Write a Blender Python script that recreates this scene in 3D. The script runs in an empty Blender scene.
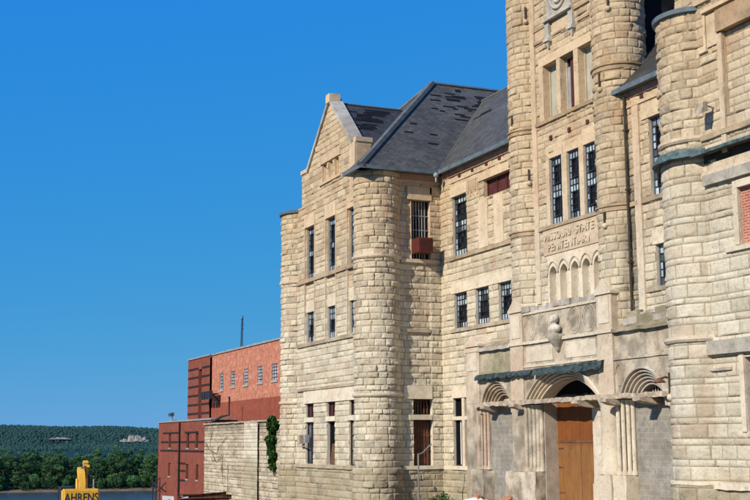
import bpy, bmesh, math, random
import numpy as np
from mathutils import Vector, Matrix

random.seed(7)
RNG = np.random.default_rng(11)
scene = bpy.context.scene
COL = scene.collection
PI = math.pi
R = math.radians


def lin(r, g, b):
    f = lambda c: (c / 255 / 12.92) if c / 255 <= .04045 else ((c / 255 + .055) / 1.055) ** 2.4
    return (f(r), f(g), f(b), 1.0)


# ------------------------------------------------------------------ materials
class NT:
    def __init__(self, name, rough=.85, spec=.25, metal=0.):
        m = bpy.data.materials.new(name)
        m.use_nodes = True
        self.m, self.t = m, m.node_tree
        self.b = self.t.nodes['Principled BSDF']
        self.b.inputs['Roughness'].default_value = rough
        self.b.inputs['Specular IOR Level'].default_value = spec
        self.b.inputs['Metallic'].default_value = metal
        self.coord = None

    def n(self, kind, **kw):
        nd = self.t.nodes.new('ShaderNode' + kind)
        for k, v in kw.items():
            setattr(nd, k, v)
        return nd

    def set(self, sock, v):
        if hasattr(v, 'is_output') or isinstance(v, bpy.types.NodeSocket):
            self.t.links.new(v, sock)
        else:
            sock.default_value = v

    def pos(self):
        if self.coord is None:
            self.coord = self.n('NewGeometry').outputs['Position']
        return self.coord

    def map(self, scale, vec=None):
        mp = self.n('Mapping')
        mp.inputs['Scale'].default_value = scale
        self.set(mp.inputs['Vector'], vec or self.pos())
        return mp.outputs[0]

    def noise(self, scale=1., detail=4., stretch=None, rough=.55, vec=None):
        nz = self.n('TexNoise')
        nz.inputs['Scale'].default_value = scale
        nz.inputs['Detail'].default_value = detail
        nz.inputs['Roughness'].default_value = rough
        self.set(nz.inputs['Vector'], self.map(stretch, vec) if stretch else (vec or self.pos()))
        return nz.outputs['Fac']

    def ramp(self, fac, stops, interp='LINEAR'):
        r = self.n('ValToRGB')
        r.color_ramp.interpolation = interp
        e = r.color_ramp.elements
        while len(e) > 1:
            e.remove(e[0])
        e[0].position, e[0].color = stops[0][0], stops[0][1]
        for p, c in stops[1:]:
            q = e.new(p)
            q.color = c
        self.set(r.inputs[0], fac)
        return r.outputs[0]

    def step(self, fac, a, b):
        r = self.n('MapRange', interpolation_type='SMOOTHSTEP')
        self.set(r.inputs[0], fac)
        r.inputs[1].default_value, r.inputs[2].default_value = a, b
        return r.outputs[0]

    def mix(self, fac, a, b, mode='MIX'):
        x = self.n('Mix', data_type='RGBA', blend_type=mode)
        self.set(x.inputs[0], fac)
        self.set(x.inputs[6], a)
        self.set(x.inputs[7], b)
        return x.outputs[2]

    def math(self, op, a, b=0.):
        x = self.n('Math', operation=op)
        self.set(x.inputs[0], a)
        self.set(x.inputs[1], b)
        return x.outputs[0]

    def attr(self, name):
        return self.n('Attribute', attribute_name=name).outputs['Color']

    def sep(self, c):
        return self.n('SeparateColor').outputs if False else self._sep(c)

    def _sep(self, c):
        s = self.n('SeparateColor')
        self.set(s.inputs[0], c)
        return s.outputs

    def z(self):
        s = self.n('SeparateXYZ')
        self.set(s.inputs[0], self.pos())
        return s.outputs

    def bump(self, h, strength=.3, dist=.02):
        b = self.n('Bump')
        b.inputs['Strength'].default_value = strength
        b.inputs['Distance'].default_value = dist
        self.set(b.inputs['Height'], h)
        self.t.links.new(b.outputs[0], self.b.inputs['Normal'])

    def col(self, c):
        self.set(self.b.inputs['Base Color'], c)
        return self.m


def g(v):
    return (v, v, v, 1)


def c3(r, gg, b):
    return (r, gg, b, 1)


def make_stone(name, stops, joint, warm=True, stain=.5, rock=True, mossy=0., soot=0., topdark=None):
    t = NT(name, rough=.92, spec=.12)
    if rock:
        a = t._sep(t.attr('blk'))
        base = t.ramp(a[0], stops)
    else:
        base = t.ramp(t.noise(.9, 3), stops)
    # mottling inside every block
    base = t.mix(.85, base, t.ramp(t.noise(2.3, 5, rough=.65), [(.25, g(.70)), (.5, g(1.)), (.8, g(1.1))]), 'MULTIPLY')
    base = t.mix(.8, base, t.ramp(t.noise(9, 5, rough=.75), [(.33, g(.50)), (.45, g(1.)), (.8, g(1.06))]), 'MULTIPLY')
    # pinkish and orange iron stain
    base = t.mix(t.math('MULTIPLY', t.step(t.noise(.55, 4), .5, .72), .4), base, c3(.52, .34, .215))
    if warm:
        zz = t.step(t.z()[2], 7., 17.)
        base = t.mix(zz, base, t.mix(1., base, c3(.91, .78, .645), 'MULTIPLY'))
    # dark run-off streaks and soot patches
    streak = t.step(t.noise(1., 4, stretch=(1.6, 1.6, .13), rough=.6), .56, .78)
    patch = t.step(t.noise(.35, 5, rough=.65), .5, .7)
    base = t.mix(t.math('MULTIPLY', streak, .42 * stain), base, c3(.13, .105, .075))
    base = t.mix(t.math('MULTIPLY', patch, .34 * stain), base, c3(.16, .135, .10))
    if mossy:
        base = t.mix(t.math('MULTIPLY', t.step(t.noise(.8, 5), .42, .62), mossy), base, c3(.17, .165, .085))
    if soot:
        base = t.mix(t.math('MULTIPLY', t.step(t.noise(1.3, 5), .38, .66), soot), base, c3(.10, .085, .06))
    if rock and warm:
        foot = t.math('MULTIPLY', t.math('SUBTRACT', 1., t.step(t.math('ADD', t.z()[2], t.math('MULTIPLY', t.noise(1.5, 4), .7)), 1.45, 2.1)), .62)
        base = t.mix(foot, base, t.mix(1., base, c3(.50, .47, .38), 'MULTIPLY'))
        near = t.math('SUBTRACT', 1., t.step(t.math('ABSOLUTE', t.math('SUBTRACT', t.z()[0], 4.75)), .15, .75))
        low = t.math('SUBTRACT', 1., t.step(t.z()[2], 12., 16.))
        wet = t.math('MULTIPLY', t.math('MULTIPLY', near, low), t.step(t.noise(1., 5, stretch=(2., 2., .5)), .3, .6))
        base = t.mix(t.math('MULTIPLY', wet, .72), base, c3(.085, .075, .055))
    if topdark:
        zf = t.math('ADD', t.z()[2], t.math('MULTIPLY', t.noise(.9, 5), 1.6))
        base = t.mix(t.math('MULTIPLY', t.step(zf, topdark[0] + .8, topdark[1] + .8), .75), base, c3(.15, .13, .10))
    if rock:
        base = t.mix(t.math('MULTIPLY', t.math('SUBTRACT', 1., a[1]), .85), base, joint)
    h = t.math('ADD', t.noise(34, 5, rough=.7), t.math('MULTIPLY', t.noise(8, 4), 1.2))
    t.bump(h, .85 if rock else .35, .04 if rock else .015)
    return t.col(base)


CREAM = [(0., c3(.47, .42, .32)), (.10, c3(.60, .53, .39)), (.4, c3(.69, .61, .445)), (.75, c3(.75, .675, .505)), (.9, c3(.64, .545, .39)), (1., c3(.52, .43, .295))]
PALE = [(0., c3(.54, .485, .355)), (.2, c3(.67, .60, .445)), (.7, c3(.75, .68, .52)), (.9, c3(.68, .59, .43)), (1., c3(.56, .48, .345))]
DARK = [(0., c3(.33, .265, .175)), (.4, c3(.46, .37, .25)), (.8, c3(.57, .475, .335)), (1., c3(.35, .29, .20))]
SM = [(.3, c3(.58, .495, .365)), (.7, c3(.70, .61, .465))]
M = {}
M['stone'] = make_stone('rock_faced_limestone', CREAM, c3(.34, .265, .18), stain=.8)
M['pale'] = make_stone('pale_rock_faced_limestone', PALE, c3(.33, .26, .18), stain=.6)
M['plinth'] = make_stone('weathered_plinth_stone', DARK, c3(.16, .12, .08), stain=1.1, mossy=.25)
M['yard'] = make_stone('yard_wall_stone', [(0., c3(.46, .385, .265)), (.5, c3(.61, .525, .375)), (1., c3(.70, .61, .45))], c3(.27, .205, .135), warm=False, stain=1.0, soot=.12, topdark=(3.0, 4.4))
M['smooth'] = make_stone('smooth_limestone', SM, g(.3), rock=False, stain=.45)
M['smoothpale'] = make_stone('light_dressed_limestone', [(.3, c3(.66, .565, .41)), (.7, c3(.76, .67, .51))], g(.3), rock=False, stain=.3)
M['pinkstone'] = make_stone('pinkish_dressed_limestone', [(.3, c3(.51, .405, .29)), (.7, c3(.63, .525, .39))], g(.3), rock=False, stain=.5)
M['portal'] = make_stone('weathered_carved_limestone', [(.3, c3(.46, .385, .28)), (.7, c3(.63, .55, .42))], g(.3), warm=False, rock=False, stain=1.4, soot=.6)
M['mossy'] = make_stone('mossy_limestone', [(.3, c3(.36, .31, .20)), (.7, c3(.52, .45, .32))], g(.3), warm=False, rock=False, stain=1.2, mossy=.6, soot=.35)
M['greystone'] = make_stone('grey_weathered_limestone', [(.3, c3(.42, .385, .315)), (.7, c3(.56, .515, .425))], g(.3), warm=False, rock=False, stain=.8, soot=.35)
M['belt'] = make_stone('string_course_stone', [(.3, c3(.38, .30, .20)), (.7, c3(.56, .46, .32))], g(.3), rock=False, stain=.9, soot=.3)


def simple(name, c, rough=.7, spec=.3, metal=0., var=.25, scale=3., bump=0., bscale=30):
    t = NT(name, rough, spec, metal)
    lo = tuple(v * (1 - var) for v in c[:3]) + (1,)
    hi = tuple(min(1, v * (1 + var)) for v in c[:3]) + (1,)
    base = t.ramp(t.noise(scale, 5, rough=.65), [(.3, lo), (.7, hi)])
    if bump:
        t.bump(t.noise(bscale, 4), bump, .02)
    return t.col(base)


def make_slate(name, c):
    t = NT(name, .62, .35)
    uv = t.n('UVMap').outputs[0]
    br = t.n('TexBrick')
    br.offset = .5
    t.set(br.inputs['Vector'], uv)
    br.inputs['Color1'].default_value = tuple(v * .75 for v in c[:3]) + (1,)
    br.inputs['Color2'].default_value = tuple(v * 1.3 for v in c[:3]) + (1,)
    br.inputs['Mortar'].default_value = tuple(v * .45 for v in c[:3]) + (1,)
    br.inputs['Scale'].default_value = 1.
    br.inputs['Mortar Size'].default_value = .012
    br.inputs['Mortar Smooth'].default_value = .3
    br.inputs['Brick Width'].default_value = .3
    br.inputs['Row Height'].default_value = .19
    base = t.mix(.8, br.outputs['Color'], t.ramp(t.noise(.45, 5, rough=.65), [(.3, g(.72)), (.7, g(1.28))]), 'MULTIPLY')
    base = t.mix(t.math('MULTIPLY', t.step(t.noise(1.1, 5), .5, .75), .35), base, c3(.14, .14, .115))
    t.bump(br.outputs['Fac'], -.6, .03)
    return t.col(base)


M['slate'] = make_slate('grey_green_slate', c3(.078, .073, .058))
M['slate_dark'] = make_slate('dark_slate', c3(.042, .040, .034))
M['slate_shade'] = simple('shade_black_wall_slates', c3(.014, .014, .015), .9, .1, 0., .4, 3.)  # near black puts the shade of the tower sides into their colour
M['felt'] = simple('bare_roof_felt', c3(.010, .011, .014), .9, .1)
M['leadfascia'] = simple('blue_grey_metal_fascia', c3(.115, .145, .158), .6, .3, 0., .35, 2.)
M['ridgemetal'] = simple('grey_ridge_metal', c3(.115, .118, .108), .65, .3, 0., .3, 2.)
M['teal'] = simple('weathered_copper_flashing', c3(.085, .125, .125), .8, .2, 0., .7, 4., .6, 10)


def make_brick(name, c1, c2, mortar, w=.22, h=.075, ms=.012, patch=None, pamount=0., dirt=.3):
    t = NT(name, .9, .12)
    xyz = t.z()
    cmb = t.n('CombineXYZ')
    t.set(cmb.inputs[0], t.math('ADD', xyz[0], xyz[1]))
    t.set(cmb.inputs[1], xyz[2])
    br = t.n('TexBrick')
    t.set(br.inputs['Vector'], cmb.outputs[0])
    br.inputs['Color1'].default_value = c1
    br.inputs['Color2'].default_value = c2
    br.inputs['Mortar'].default_value = mortar
    br.inputs['Scale'].default_value = 1.
    br.inputs['Mortar Size'].default_value = ms
    br.inputs['Brick Width'].default_value = w
    br.inputs['Row Height'].default_value = h
    base = br.outputs['Color']
    base = t.mix(.8, base, t.ramp(t.noise(1.5, 5, rough=.65), [(.3, g(1 - dirt)), (.7, g(1 + dirt * .5))]), 'MULTIPLY')
    if patch:
        p = t.step(t.noise(2.0, 7, rough=.85), .50, .58)
        base = t.mix(t.math('MULTIPLY', p, pamount), base, patch)
    t.bump(br.outputs['Fac'], -.4, .01)
    return t.col(base)


M['redbrick'] = make_brick('spalled_red_brick', c3(.42, .10, .052), c3(.52, .15, .08), c3(.5, .27, .18), .3, .1, .014, c3(.70, .45, .32), .45)
M['redbrick_low'] = make_brick('plain_red_brick', c3(.27, .068, .038), c3(.33, .085, .048), c3(.24, .085, .055), .3, .1, .012)
M['redwall'] = make_brick('dark_red_brick_wall', c3(.235, .068, .042), c3(.28, .08, .048), c3(.20, .07, .05), .3, .1, .012)
M['redband'] = simple('black_brick_band', c3(.03, .022, .022), .85, .15)
M['frieze'] = make_brick('exposed_frieze_brick', c3(.40, .12, .06), c3(.48, .19, .10), c3(.46, .33, .24), .24, .085, .02, c3(.5, .38, .27), .55)
M['infillbrick'] = make_brick('infill_red_brick', c3(.40, .10, .06), c3(.52, .16, .10), c3(.5, .36, .28), .24, .085, .014)
M['cmu'] = make_brick('grey_concrete_block', c3(.25, .222, .178), c3(.285, .255, .205), c3(.33, .30, .245), .42, .21, .014, c3(.40, .38, .34), .5, .4)
M['concrete'] = simple('stained_concrete_panel', c3(.40, .34, .265), .9, .12, 0., .25, 2., .2, 20)
M['iron'] = simple('black_window_steel', c3(.016, .018, .022), .55, .4)
M['sash'] = simple('blue_grey_window_steel', c3(.10, .13, .16), .55, .4)
M['bars'] = simple('pale_painted_bars', c3(.30, .30, .285), .6, .3)
M['black'] = simple('dark_interior', c3(.008, .008, .009), .9, .05)
M['maroon'] = simple('maroon_painted_board', c3(.085, .022, .018), .6, .3, 0., .3, 2.)
M['acred'] = simple('rust_red_sheet_metal', c3(.105, .022, .015), .6, .35, 0., .2, 2.)
M['brownboard'] = simple('weathered_brown_board', c3(.15, .075, .042), .8, .2, 0., .4, 3.)
M['greyboard'] = simple('grey_beige_window_board', c3(.42, .385, .29), .85, .15, 0., .15, 2.)
M['rust'] = simple('rusty_steel', c3(.15, .062, .034), .85, .15, 0., .6, 4., .4, 20)
M['whitepaint'] = simple('white_painted_panel', c3(.75, .75, .72), .7, .2, 0., .1, 2.)
M['greymetal'] = simple('grey_galvanised_metal', c3(.33, .33, .32), .5, .4, .2)
M['darkgrey'] = simple('dull_grey_pipe', c3(.20, .19, .17), .6, .3)
M['darkmetal'] = simple('dark_metal', c3(.03, .03, .032), .5, .4)
M['timber'] = simple('grey_weathered_timber', c3(.42, .34, .25), .9, .12, 0., .45, 5., .5, 14)
M['yellow'] = simple('yellow_machine_paint', c3(.78, .43, .04), .45, .4, 0., .15, 2.)
M['letterblue'] = simple('dark_lettering', c3(.035, .03, .06), .6, .2)
M['rubber'] = simple('track_steel', c3(.03, .027, .024), .8, .2)
M['glassdark'] = simple('dark_cab_glass', c3(.02, .025, .03), .1, .6)
M['dirt'] = simple('rubble_dirt', c3(.22, .165, .115), .95, .08, 0., .4, .8, .6, 8)
M['rubble'] = simple('broken_masonry', c3(.36, .22, .14), .95, .08, 0., .5, 4., .6, 8)
M['brickbit'] = simple('orange_brick_rubble', c3(.42, .19, .10), .95, .05, 0., .4, 6., .5, 14)
M['white_tarp'] = simple('white_sheeting', c3(.78, .78, .76), .6, .3, 0., .08, 3.)
M['bark'] = simple('grey_bark', c3(.12, .09, .065), .95, .05)
M['vine'] = simple('dead_vine_stem', c3(.075, .055, .04), .95, .05)


def make_board():
    t = NT('orange_plywood', .75, .2)
    xyz = t.z()
    grain = t.noise(1., 4, stretch=(5., 5., .9))
    base = t.ramp(grain, [(.3, c3(.20, .088, .028)), (.55, c3(.255, .118, .038)), (.75, c3(.29, .14, .05))])
    up = t.step(xyz[2], 2.35, 2.65)
    base = t.mix(up, base, t.mix(1., base, c3(.85, .60, .42), 'MULTIPLY'))
    base = t.mix(t.math('MULTIPLY', t.step(t.noise(.9, 6, rough=.75), .48, .66), .55), base, c3(.12, .06, .028))
    speck = t.step(t.noise(16, 3), .62, .72)
    base = t.mix(t.math('MULTIPLY', speck, .45), base, c3(.16, .07, .03))
    base = t.mix(t.math('MULTIPLY', t.step(t.noise(2.2, 4), .5, .7), .35), base, c3(.26, .10, .04))
    return t.col(base)


M['plywood'] = make_board()


def make_pane():
    t = NT('dirty_window_glass', .12, .5)
    a = t.attr('pc')
    base = t.mix(.6, a, t.ramp(t.noise(5, 4), [(.3, g(.55)), (.7, g(1.3))]), 'MULTIPLY')
    return t.col(base)


M['pane'] = make_pane()


def make_leaf(name, stops, scale=.25, trans=.25):
    t = NT(name, .8, .1)
    a = t._sep(t.attr('leaf'))
    base = t.ramp(a[0], stops)
    base = t.mix(.7, base, t.ramp(t.noise(scale, 3), [(.3, g(.7)), (.7, g(1.25))]), 'MULTIPLY')
    return t.col(base)


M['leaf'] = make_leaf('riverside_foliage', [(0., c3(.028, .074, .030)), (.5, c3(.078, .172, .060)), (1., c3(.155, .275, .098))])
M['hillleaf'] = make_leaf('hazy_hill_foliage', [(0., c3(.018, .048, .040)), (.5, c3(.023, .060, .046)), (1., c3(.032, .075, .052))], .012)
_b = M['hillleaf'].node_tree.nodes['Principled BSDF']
_b.inputs['Emission Color'].default_value = c3(.020, .055, .085)      # faint blue glow puts the haze of the air into the leaves
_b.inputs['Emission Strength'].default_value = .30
M['ivy'] = make_leaf('ivy_foliage', [(0., c3(.012, .035, .008)), (.5, c3(.028, .075, .014)), (1., c3(.05, .12, .022))], 2.)
M['hill'] = simple('hill_ground', c3(.016, .050, .047), .95, .05, 0., .3, .01)  # blue-green of the distance haze mixed into the colour
M['bluff'] = simple('pale_bluff_rock', c3(.27, .25, .21), .95, .05, 0., .5, .12)


def make_ground():
    t = NT('dusty_gravel_ground', .95, .08)
    base = t.ramp(t.noise(.15, 6, rough=.65), [(.3, c3(.09, .07, .05)), (.6, c3(.16, .125, .09)), (.8, c3(.065, .07, .035))])
    base = t.mix(.6, base, t.ramp(t.noise(4, 5), [(.3, g(.7)), (.7, g(1.25))]), 'MULTIPLY')
    t.bump(t.noise(6, 5), .5, .05)
    return t.col(base)


M['ground'] = make_ground()


def make_water():
    t = NT('river_water', .25, .5)
    t.bump(t.noise(.35, 4, stretch=(1., .35, 1.)), .25, .3)
    return t.col(c3(.045, .060, .062))


M['water'] = make_water()


PLAIN = {M['stone']: M['smooth'], M['pale']: M['smoothpale'], M['plinth']: M['belt']}


# ------------------------------------------------------------------ object helpers
def children(o):
    return [c for c in bpy.data.objects if c.parent == o]


def tag(o, label=None, cat=None, group=None, kind=None):
    if label:
        o['label'] = label
    if cat:
        o['category'] = cat
    if group:
        o['group'] = group
    if kind:
        o['kind'] = kind
    return o


def empty(name, loc=(0, 0, 0)):
    o = bpy.data.objects.new(name, None)
    COL.objects.link(o)
    o.location = loc
    bpy.context.view_layer.update()
    return o


def link(name, me, mat, parent=None):
    o = bpy.data.objects.new(name, me)
    if mat is not None and not me.materials:
        me.materials.append(mat)
    COL.objects.link(o)
    if parent is not None:
        o.parent = parent
        o.matrix_parent_inverse = parent.matrix_world.inverted()
    return o


def recalc(bm):
    bmesh.ops.recalc_face_normals(bm, faces=bm.faces[:])


def obj(name, bm, mat, parent=None, smooth=False, rec=True):
    mat = PLAIN.get(mat, mat)          # cut stone has no blocks of its own
    if rec:
        recalc(bm)
    me = bpy.data.meshes.new(name)
    bm.to_mesh(me)
    bm.free()
    if smooth:
        for p in me.polygons:
            p.use_smooth = True
    return link(name, me, mat, parent)


def objs(name, bm, mat, parent=None, smooth=False):
    """every loose piece of bm as an object of its own"""
    bm.verts.index_update()
    seen, out = {}, []
    for v in bm.verts:
        if v.index in seen:
            continue
        k, todo = len(out), [v]
        out.append([])
        while todo:
            w = todo.pop()
            if w.index in seen:
                continue
            seen[w.index] = (k, len(out[k]))
            out[k].append(w.co.copy())
            todo += [e.other_vert(w) for e in w.link_edges]
    faces = [[] for _ in out]
    for f in bm.faces:
        faces[seen[f.verts[0].index][0]].append([seen[v.index][1] for v in f.verts])
    bm.free()
    res = []
    for vs, fs_ in zip(out, faces):
        b = bmesh.new()
        V_ = [b.verts.new(c) for c in vs]
        for f in fs_:
            b.faces.new([V_[i] for i in f])
        res.append(obj(name, b, mat, parent, smooth))
    return res


def np_mesh(name, V, F, smooth=True):
    me = bpy.data.meshes.new(name)
    nv, nf, k = len(V), len(F), F.shape[1]
    me.vertices.add(nv)
    me.vertices.foreach_set('co', np.asarray(V, np.float32).ravel())
    me.loops.add(nf * k)
    me.loops.foreach_set('vertex_index', np.asarray(F, np.int32).ravel())
    me.polygons.add(nf)
    me.polygons.foreach_set('loop_start', np.arange(0, nf * k, k, dtype=np.int32))
    if smooth:
        me.polygons.foreach_set('use_smooth', np.ones(nf, bool))
    me.update(calc_edges=True)
    return me


def point_color(me, name, arr, dom='POINT'):
    at = me.attributes.new(name, 'FLOAT_COLOR', dom)
    at.data.foreach_set('color', np.asarray(arr, np.float32).ravel())


def add_hexa(bm, p):
    """p: eight points, bottom ring then top ring"""
    v = [bm.verts.new(q) for q in p]
    for f in ((3, 2, 1, 0), (4, 5, 6, 7), (0, 1, 5, 4), (1, 2, 6, 5), (2, 3, 7, 6), (3, 0, 4, 7)):
        bm.faces.new([v[i] for i in f])
    return v


def box(bm, x0, x1, y0, y1, z0, z1, f=None):
    p = [(x0, y0, z0), (x1, y0, z0), (x1, y1, z0), (x0, y1, z0), (x0, y0, z1), (x1, y0, z1), (x1, y1, z1), (x0, y1, z1)]
    if f:
        p = [f(*q) for q in p]
    return add_hexa(bm, p)


def tube(bm, pts, r, n=8, cap=True):
    """a bent round bar through pts; r one radius or a list"""
    pts = [Vector(p) for p in pts]
    rs = r if isinstance(r, (list, tuple)) else [r] * len(pts)
    rings = []
    for i, p in enumerate(pts):
        d = (pts[min(i + 1, len(pts) - 1)] - pts[max(i - 1, 0)]).normalized()
        a = d.cross(Vector((0, 0, 1)))
        if a.length < .05:
            a = d.cross(Vector((1, 0, 0)))
        a.normalize()
        b = d.cross(a)
        rings.append([bm.verts.new(p + (a * math.cos(2 * PI * k / n) + b * math.sin(2 * PI * k / n)) * rs[i]) for k in range(n)])
    for q, w in zip(rings, rings[1:]):
        for k in range(n):
            bm.faces.new((q[k], q[(k + 1) % n], w[(k + 1) % n], w[k]))
    if cap:
        bm.faces.new(rings[0][::-1])
        bm.faces.new(rings[-1])


def lathe(bm, cx, cy, prof, n=48, a0=0., a1=2 * PI):
    """prof: list of (radius, z), turned about a vertical axis"""
    full = abs(a1 - a0 - 2 * PI) < 1e-6
    m = n if full else n + 1
    rings = []
    for r, z in prof:
        rings.append([bm.verts.new((cx + r * math.cos(a0 + (a1 - a0) * k / n), cy + r * math.sin(a0 + (a1 - a0) * k / n), z)) for k in range(m)])
    for q, w in zip(rings, rings[1:]):
        for k in range(n):
            bm.faces.new((q[k], q[(k + 1) % m], w[(k + 1) % m], w[k]))


def roughen(bm, amt, scale=1.5, seed=0):
    from mathutils import noise
    for v in bm.verts:
        d = noise.noise_vector(v.co * scale + Vector((seed, seed * 2, 0)))
        v.co += d * amt


def subdiv_box(bm, x0, x1, y0, y1, z0, z1, step=.25, f=None):
    """a box whose faces are cut into cells, so it can be roughened"""
    b2 = bmesh.new()
    nx, ny, nz = (max(1, int(round((b - a) / step))) for a, b in ((x0, x1), (y0, y1), (z0, z1)))
    idx = {}

    def vt(i, j, k):
        key = (i, j, k)
        if key not in idx:
            p = (x0 + (x1 - x0) * i / nx, y0 + (y1 - y0) * j / ny, z0 + (z1 - z0) * k / nz)
            idx[key] = bm.verts.new(f(*p) if f else p)
        return idx[key]
    for i in range(nx):
        for j in range(ny):
            for k in (0, nz):
                q = [vt(i, j, k), vt(i + 1, j, k), vt(i + 1, j + 1, k), vt(i, j + 1, k)]
                bm.faces.new(q if k else q[::-1])
    for i in range(nx):
        for k in range(nz):
            for j in (0, ny):
                q = [vt(i, j, k), vt(i + 1, j, k), vt(i + 1, j, k + 1), vt(i, j, k + 1)]
                bm.faces.new(q[::-1] if j else q)
    for j in range(ny):
        for k in range(nz):
            for i in (0, nx):
                q = [vt(i, j, k), vt(i, j + 1, k), vt(i, j + 1, k + 1), vt(i, j, k + 1)]
                bm.faces.new(q if i else q[::-1])
    b2.free()


# ------------------------------------------------------------------ rock-faced masonry
def fractal_tile(n, beta, seed):
    r = np.random.default_rng(seed)
    f = np.fft.fft2(r.standard_normal((n, n)))
    k = np.hypot(*np.meshgrid(np.fft.fftfreq(n) * n, np.fft.fftfreq(n) * n))
    k[0, 0] = 1
    f /= k ** beta
    f[0, 0] = 0
    t = np.real(np.fft.ifft2(f))
    return t / t.std()


TILE = fractal_tile(512, 1.1, 5)
TILE2 = np.abs(fractal_tile(512, 1.7, 6)) - .9
ALT = ((.37, .03), (.20, .02))          # tall and thin courses by turns
EVEN = ((.35, .03), (.29, .04))
LOWZ = -6.


class Masonry:
    """courses of rock-faced blocks; every block gets a grid of its own, so the joints are true edges"""

    def __init__(self, seed, zmax, umin, umax, pattern=EVEN, blen=(.45, 1.1), bulge=.036, joint=.011, cell=.062):
        r = np.random.default_rng(seed)
        z = [LOWZ]
        i = 0
        rz = np.random.default_rng(99)              # courses line up from wall to wall
        while z[-1] < zmax + .5:
            h, j = pattern[i % len(pattern)]
            z.append(z[-1] + h + rz.uniform(-j, j))
            i += 1
        self.z = np.array(z)
        self.r, self.umin, self.umax, self.blen = r, umin, umax, blen
        self.bulge, self.joint, self.cell = bulge, joint, cell

    def axis(self, a, b, lo, hi):
        """grid lines through one block from a to b, clipped to lo..hi"""
        g_, c = self.joint, self.cell
        n = max(1, int(round((b - a - 2 * g_ - .05) / c)))
        v = np.concatenate([[a, a + g_], np.linspace(a + g_ + .018, b - g_ - .018, n + 1), [b - g_, b]])
        return v


def ashlar(name, mat, parent, mapper, u0, u1, z0, z1, seed, holes=(), inside=None, recess=None, flip=False, smooth=False, coarse=1., **kw):
    """one masonry face: mapper(U, H, Z) gives the world point for height H off the face"""
    kw.setdefault('cell', .062)
    kw['cell'] *= coarse
    mas = Masonry(seed, z1, u0, u1, **kw)
    r = mas.r
    VV, FF, CC = [], [], []
    base = 0
    rows = [(max(a, z0), min(b, z1), a, b) for a, b in zip(mas.z, mas.z[1:]) if b > z0 + .01 and a < z1 - .01]
    for za, zb, ra, rb in rows:
        u = u0 - r.uniform(0, mas.blen[1])
        us = [u]
        while u < u1 + .05:
            u += r.uniform(*mas.blen)
            us.append(u)
        Z = mas.axis(ra, rb, za, zb)
        sz = [v for h in holes for v in h[2:4] if za < v < zb]
        Z = np.unique(np.round(np.concatenate([Z[(Z >= za) & (Z <= zb)], [za, zb], sz]), 4))
        Z = Z[np.concatenate([[True], np.diff(Z) > .0015])]
        lines_, pid = [], []
        par = []
        for k, (a, b) in enumerate(zip(us, us[1:])):
            if b < u0 or a > u1:
                continue
            L = mas.axis(a, b, u0, u1)
            sp = [v for h in holes for v in h[:2] if a < v < b]
            L = np.concatenate([L, sp, [w for w in (u0, u1) if a < w < b]])
            L = np.unique(np.round(L[(L >= u0 - 1e-6) & (L <= u1 + 1e-6)], 4))
            if len(L) < 2:
                continue
            nz_, nu = len(Z), len(L)
            du = np.minimum(L - a, b - L)[None, :]
            dz_ = np.minimum(Z - ra, rb - Z)[:, None]
            d = np.minimum(du, dz_)
            uc, zc = (L - (a + b) / 2)[None, :], (Z - (ra + rb) / 2)[:, None]
            B_ = mas.bulge
            flat = r.random() < .08
            h = np.full((nz_, nu), 9.)
            for q in range(3):
                h = np.minimum(h, r.uniform(.4, 1.15) * B_ + r.uniform(-.45, .45) * uc * (B_ / .06) * .34 + r.uniform(-.6, .6) * zc * (B_ / .06) * .5)
            o1, o2 = r.integers(0, 512, 2)
            iu = ((L / .022).astype(int) + o1) % 512
            iz = ((Z / .022).astype(int) + o2) % 512
            n1 = TILE[np.ix_(iz, iu)]
            n2 = TILE2[np.ix_(iz, iu)]
            h = h + n1 * .30 * B_ + np.minimum(0, n2 + .15) * B_ * .85 + r.normal(0, .16 * B_, (nz_, nu))
            h = np.clip(h, .006, B_ * 1.7)
            if flat:
                h = h * .3 + .008
            e = np.clip((d - mas.joint * .6) / .016, 0, 1) * r.uniform(.85, 1., (nz_, nu))
            h = -.014 + (h + .014) * e
            c = np.zeros((nz_, nu, 4))
            c[..., 0] = r.random()
            c[..., 1] = np.clip((d - mas.joint * .3) / (mas.joint * 1.6), 0, 1)
            c[..., 2] = r.random()
            c[..., 3] = 1
            UU, ZZ = np.meshgrid(L, Z)
            if recess is not None:
                h = h + recess(UU, ZZ)
            idx = np.arange(nz_ * nu).reshape(nz_, nu)
            F = np.stack([idx[:-1, :-1], idx[:-1, 1:], idx[1:, 1:], idx[1:, :-1]], -1)
            um, zm = (UU[:-1, :-1] + UU[1:, 1:]) / 2, (ZZ[:-1, :-1] + ZZ[1:, 1:]) / 2
            keep = np.ones(um.shape, bool)
            for q in holes:
                keep &= ~((um > q[0]) & (um < q[1]) & (zm > q[2]) & (zm < q[3]))
            if inside is not None:
                keep &= inside(um, zm)
            if not keep.any():
                continue
            VV.append(mapper(UU, h, ZZ).reshape(-1, 3))
            CC.append(c.reshape(-1, 4))
            FF.append(F[keep] + base)
            base += nz_ * nu
    V, F, C = np.concatenate(VV), np.concatenate(FF), np.concatenate(CC)
    if flip:
        F = F[:, ::-1]
    used = np.unique(F)
    remap = np.full(len(V), -1)
    remap[used] = np.arange(len(used))
    me = np_mesh(name, V[used], remap[F], smooth)
    point_color(me, 'blk', C[used])
    return link(name, me, mat, parent)


def front(y):
    return lambda U, H, Z: np.stack([U, y - H, Z], -1)


def side(x, s=1):
    return lambda U, H, Z: np.stack([x + s * H, U, Z], -1)


def cyl(cx, cy, r):
    return lambda U, H, Z: np.stack([cx + (r + H) * np.cos(U / r), cy + (r + H) * np.sin(U / r), Z], -1)


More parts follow.
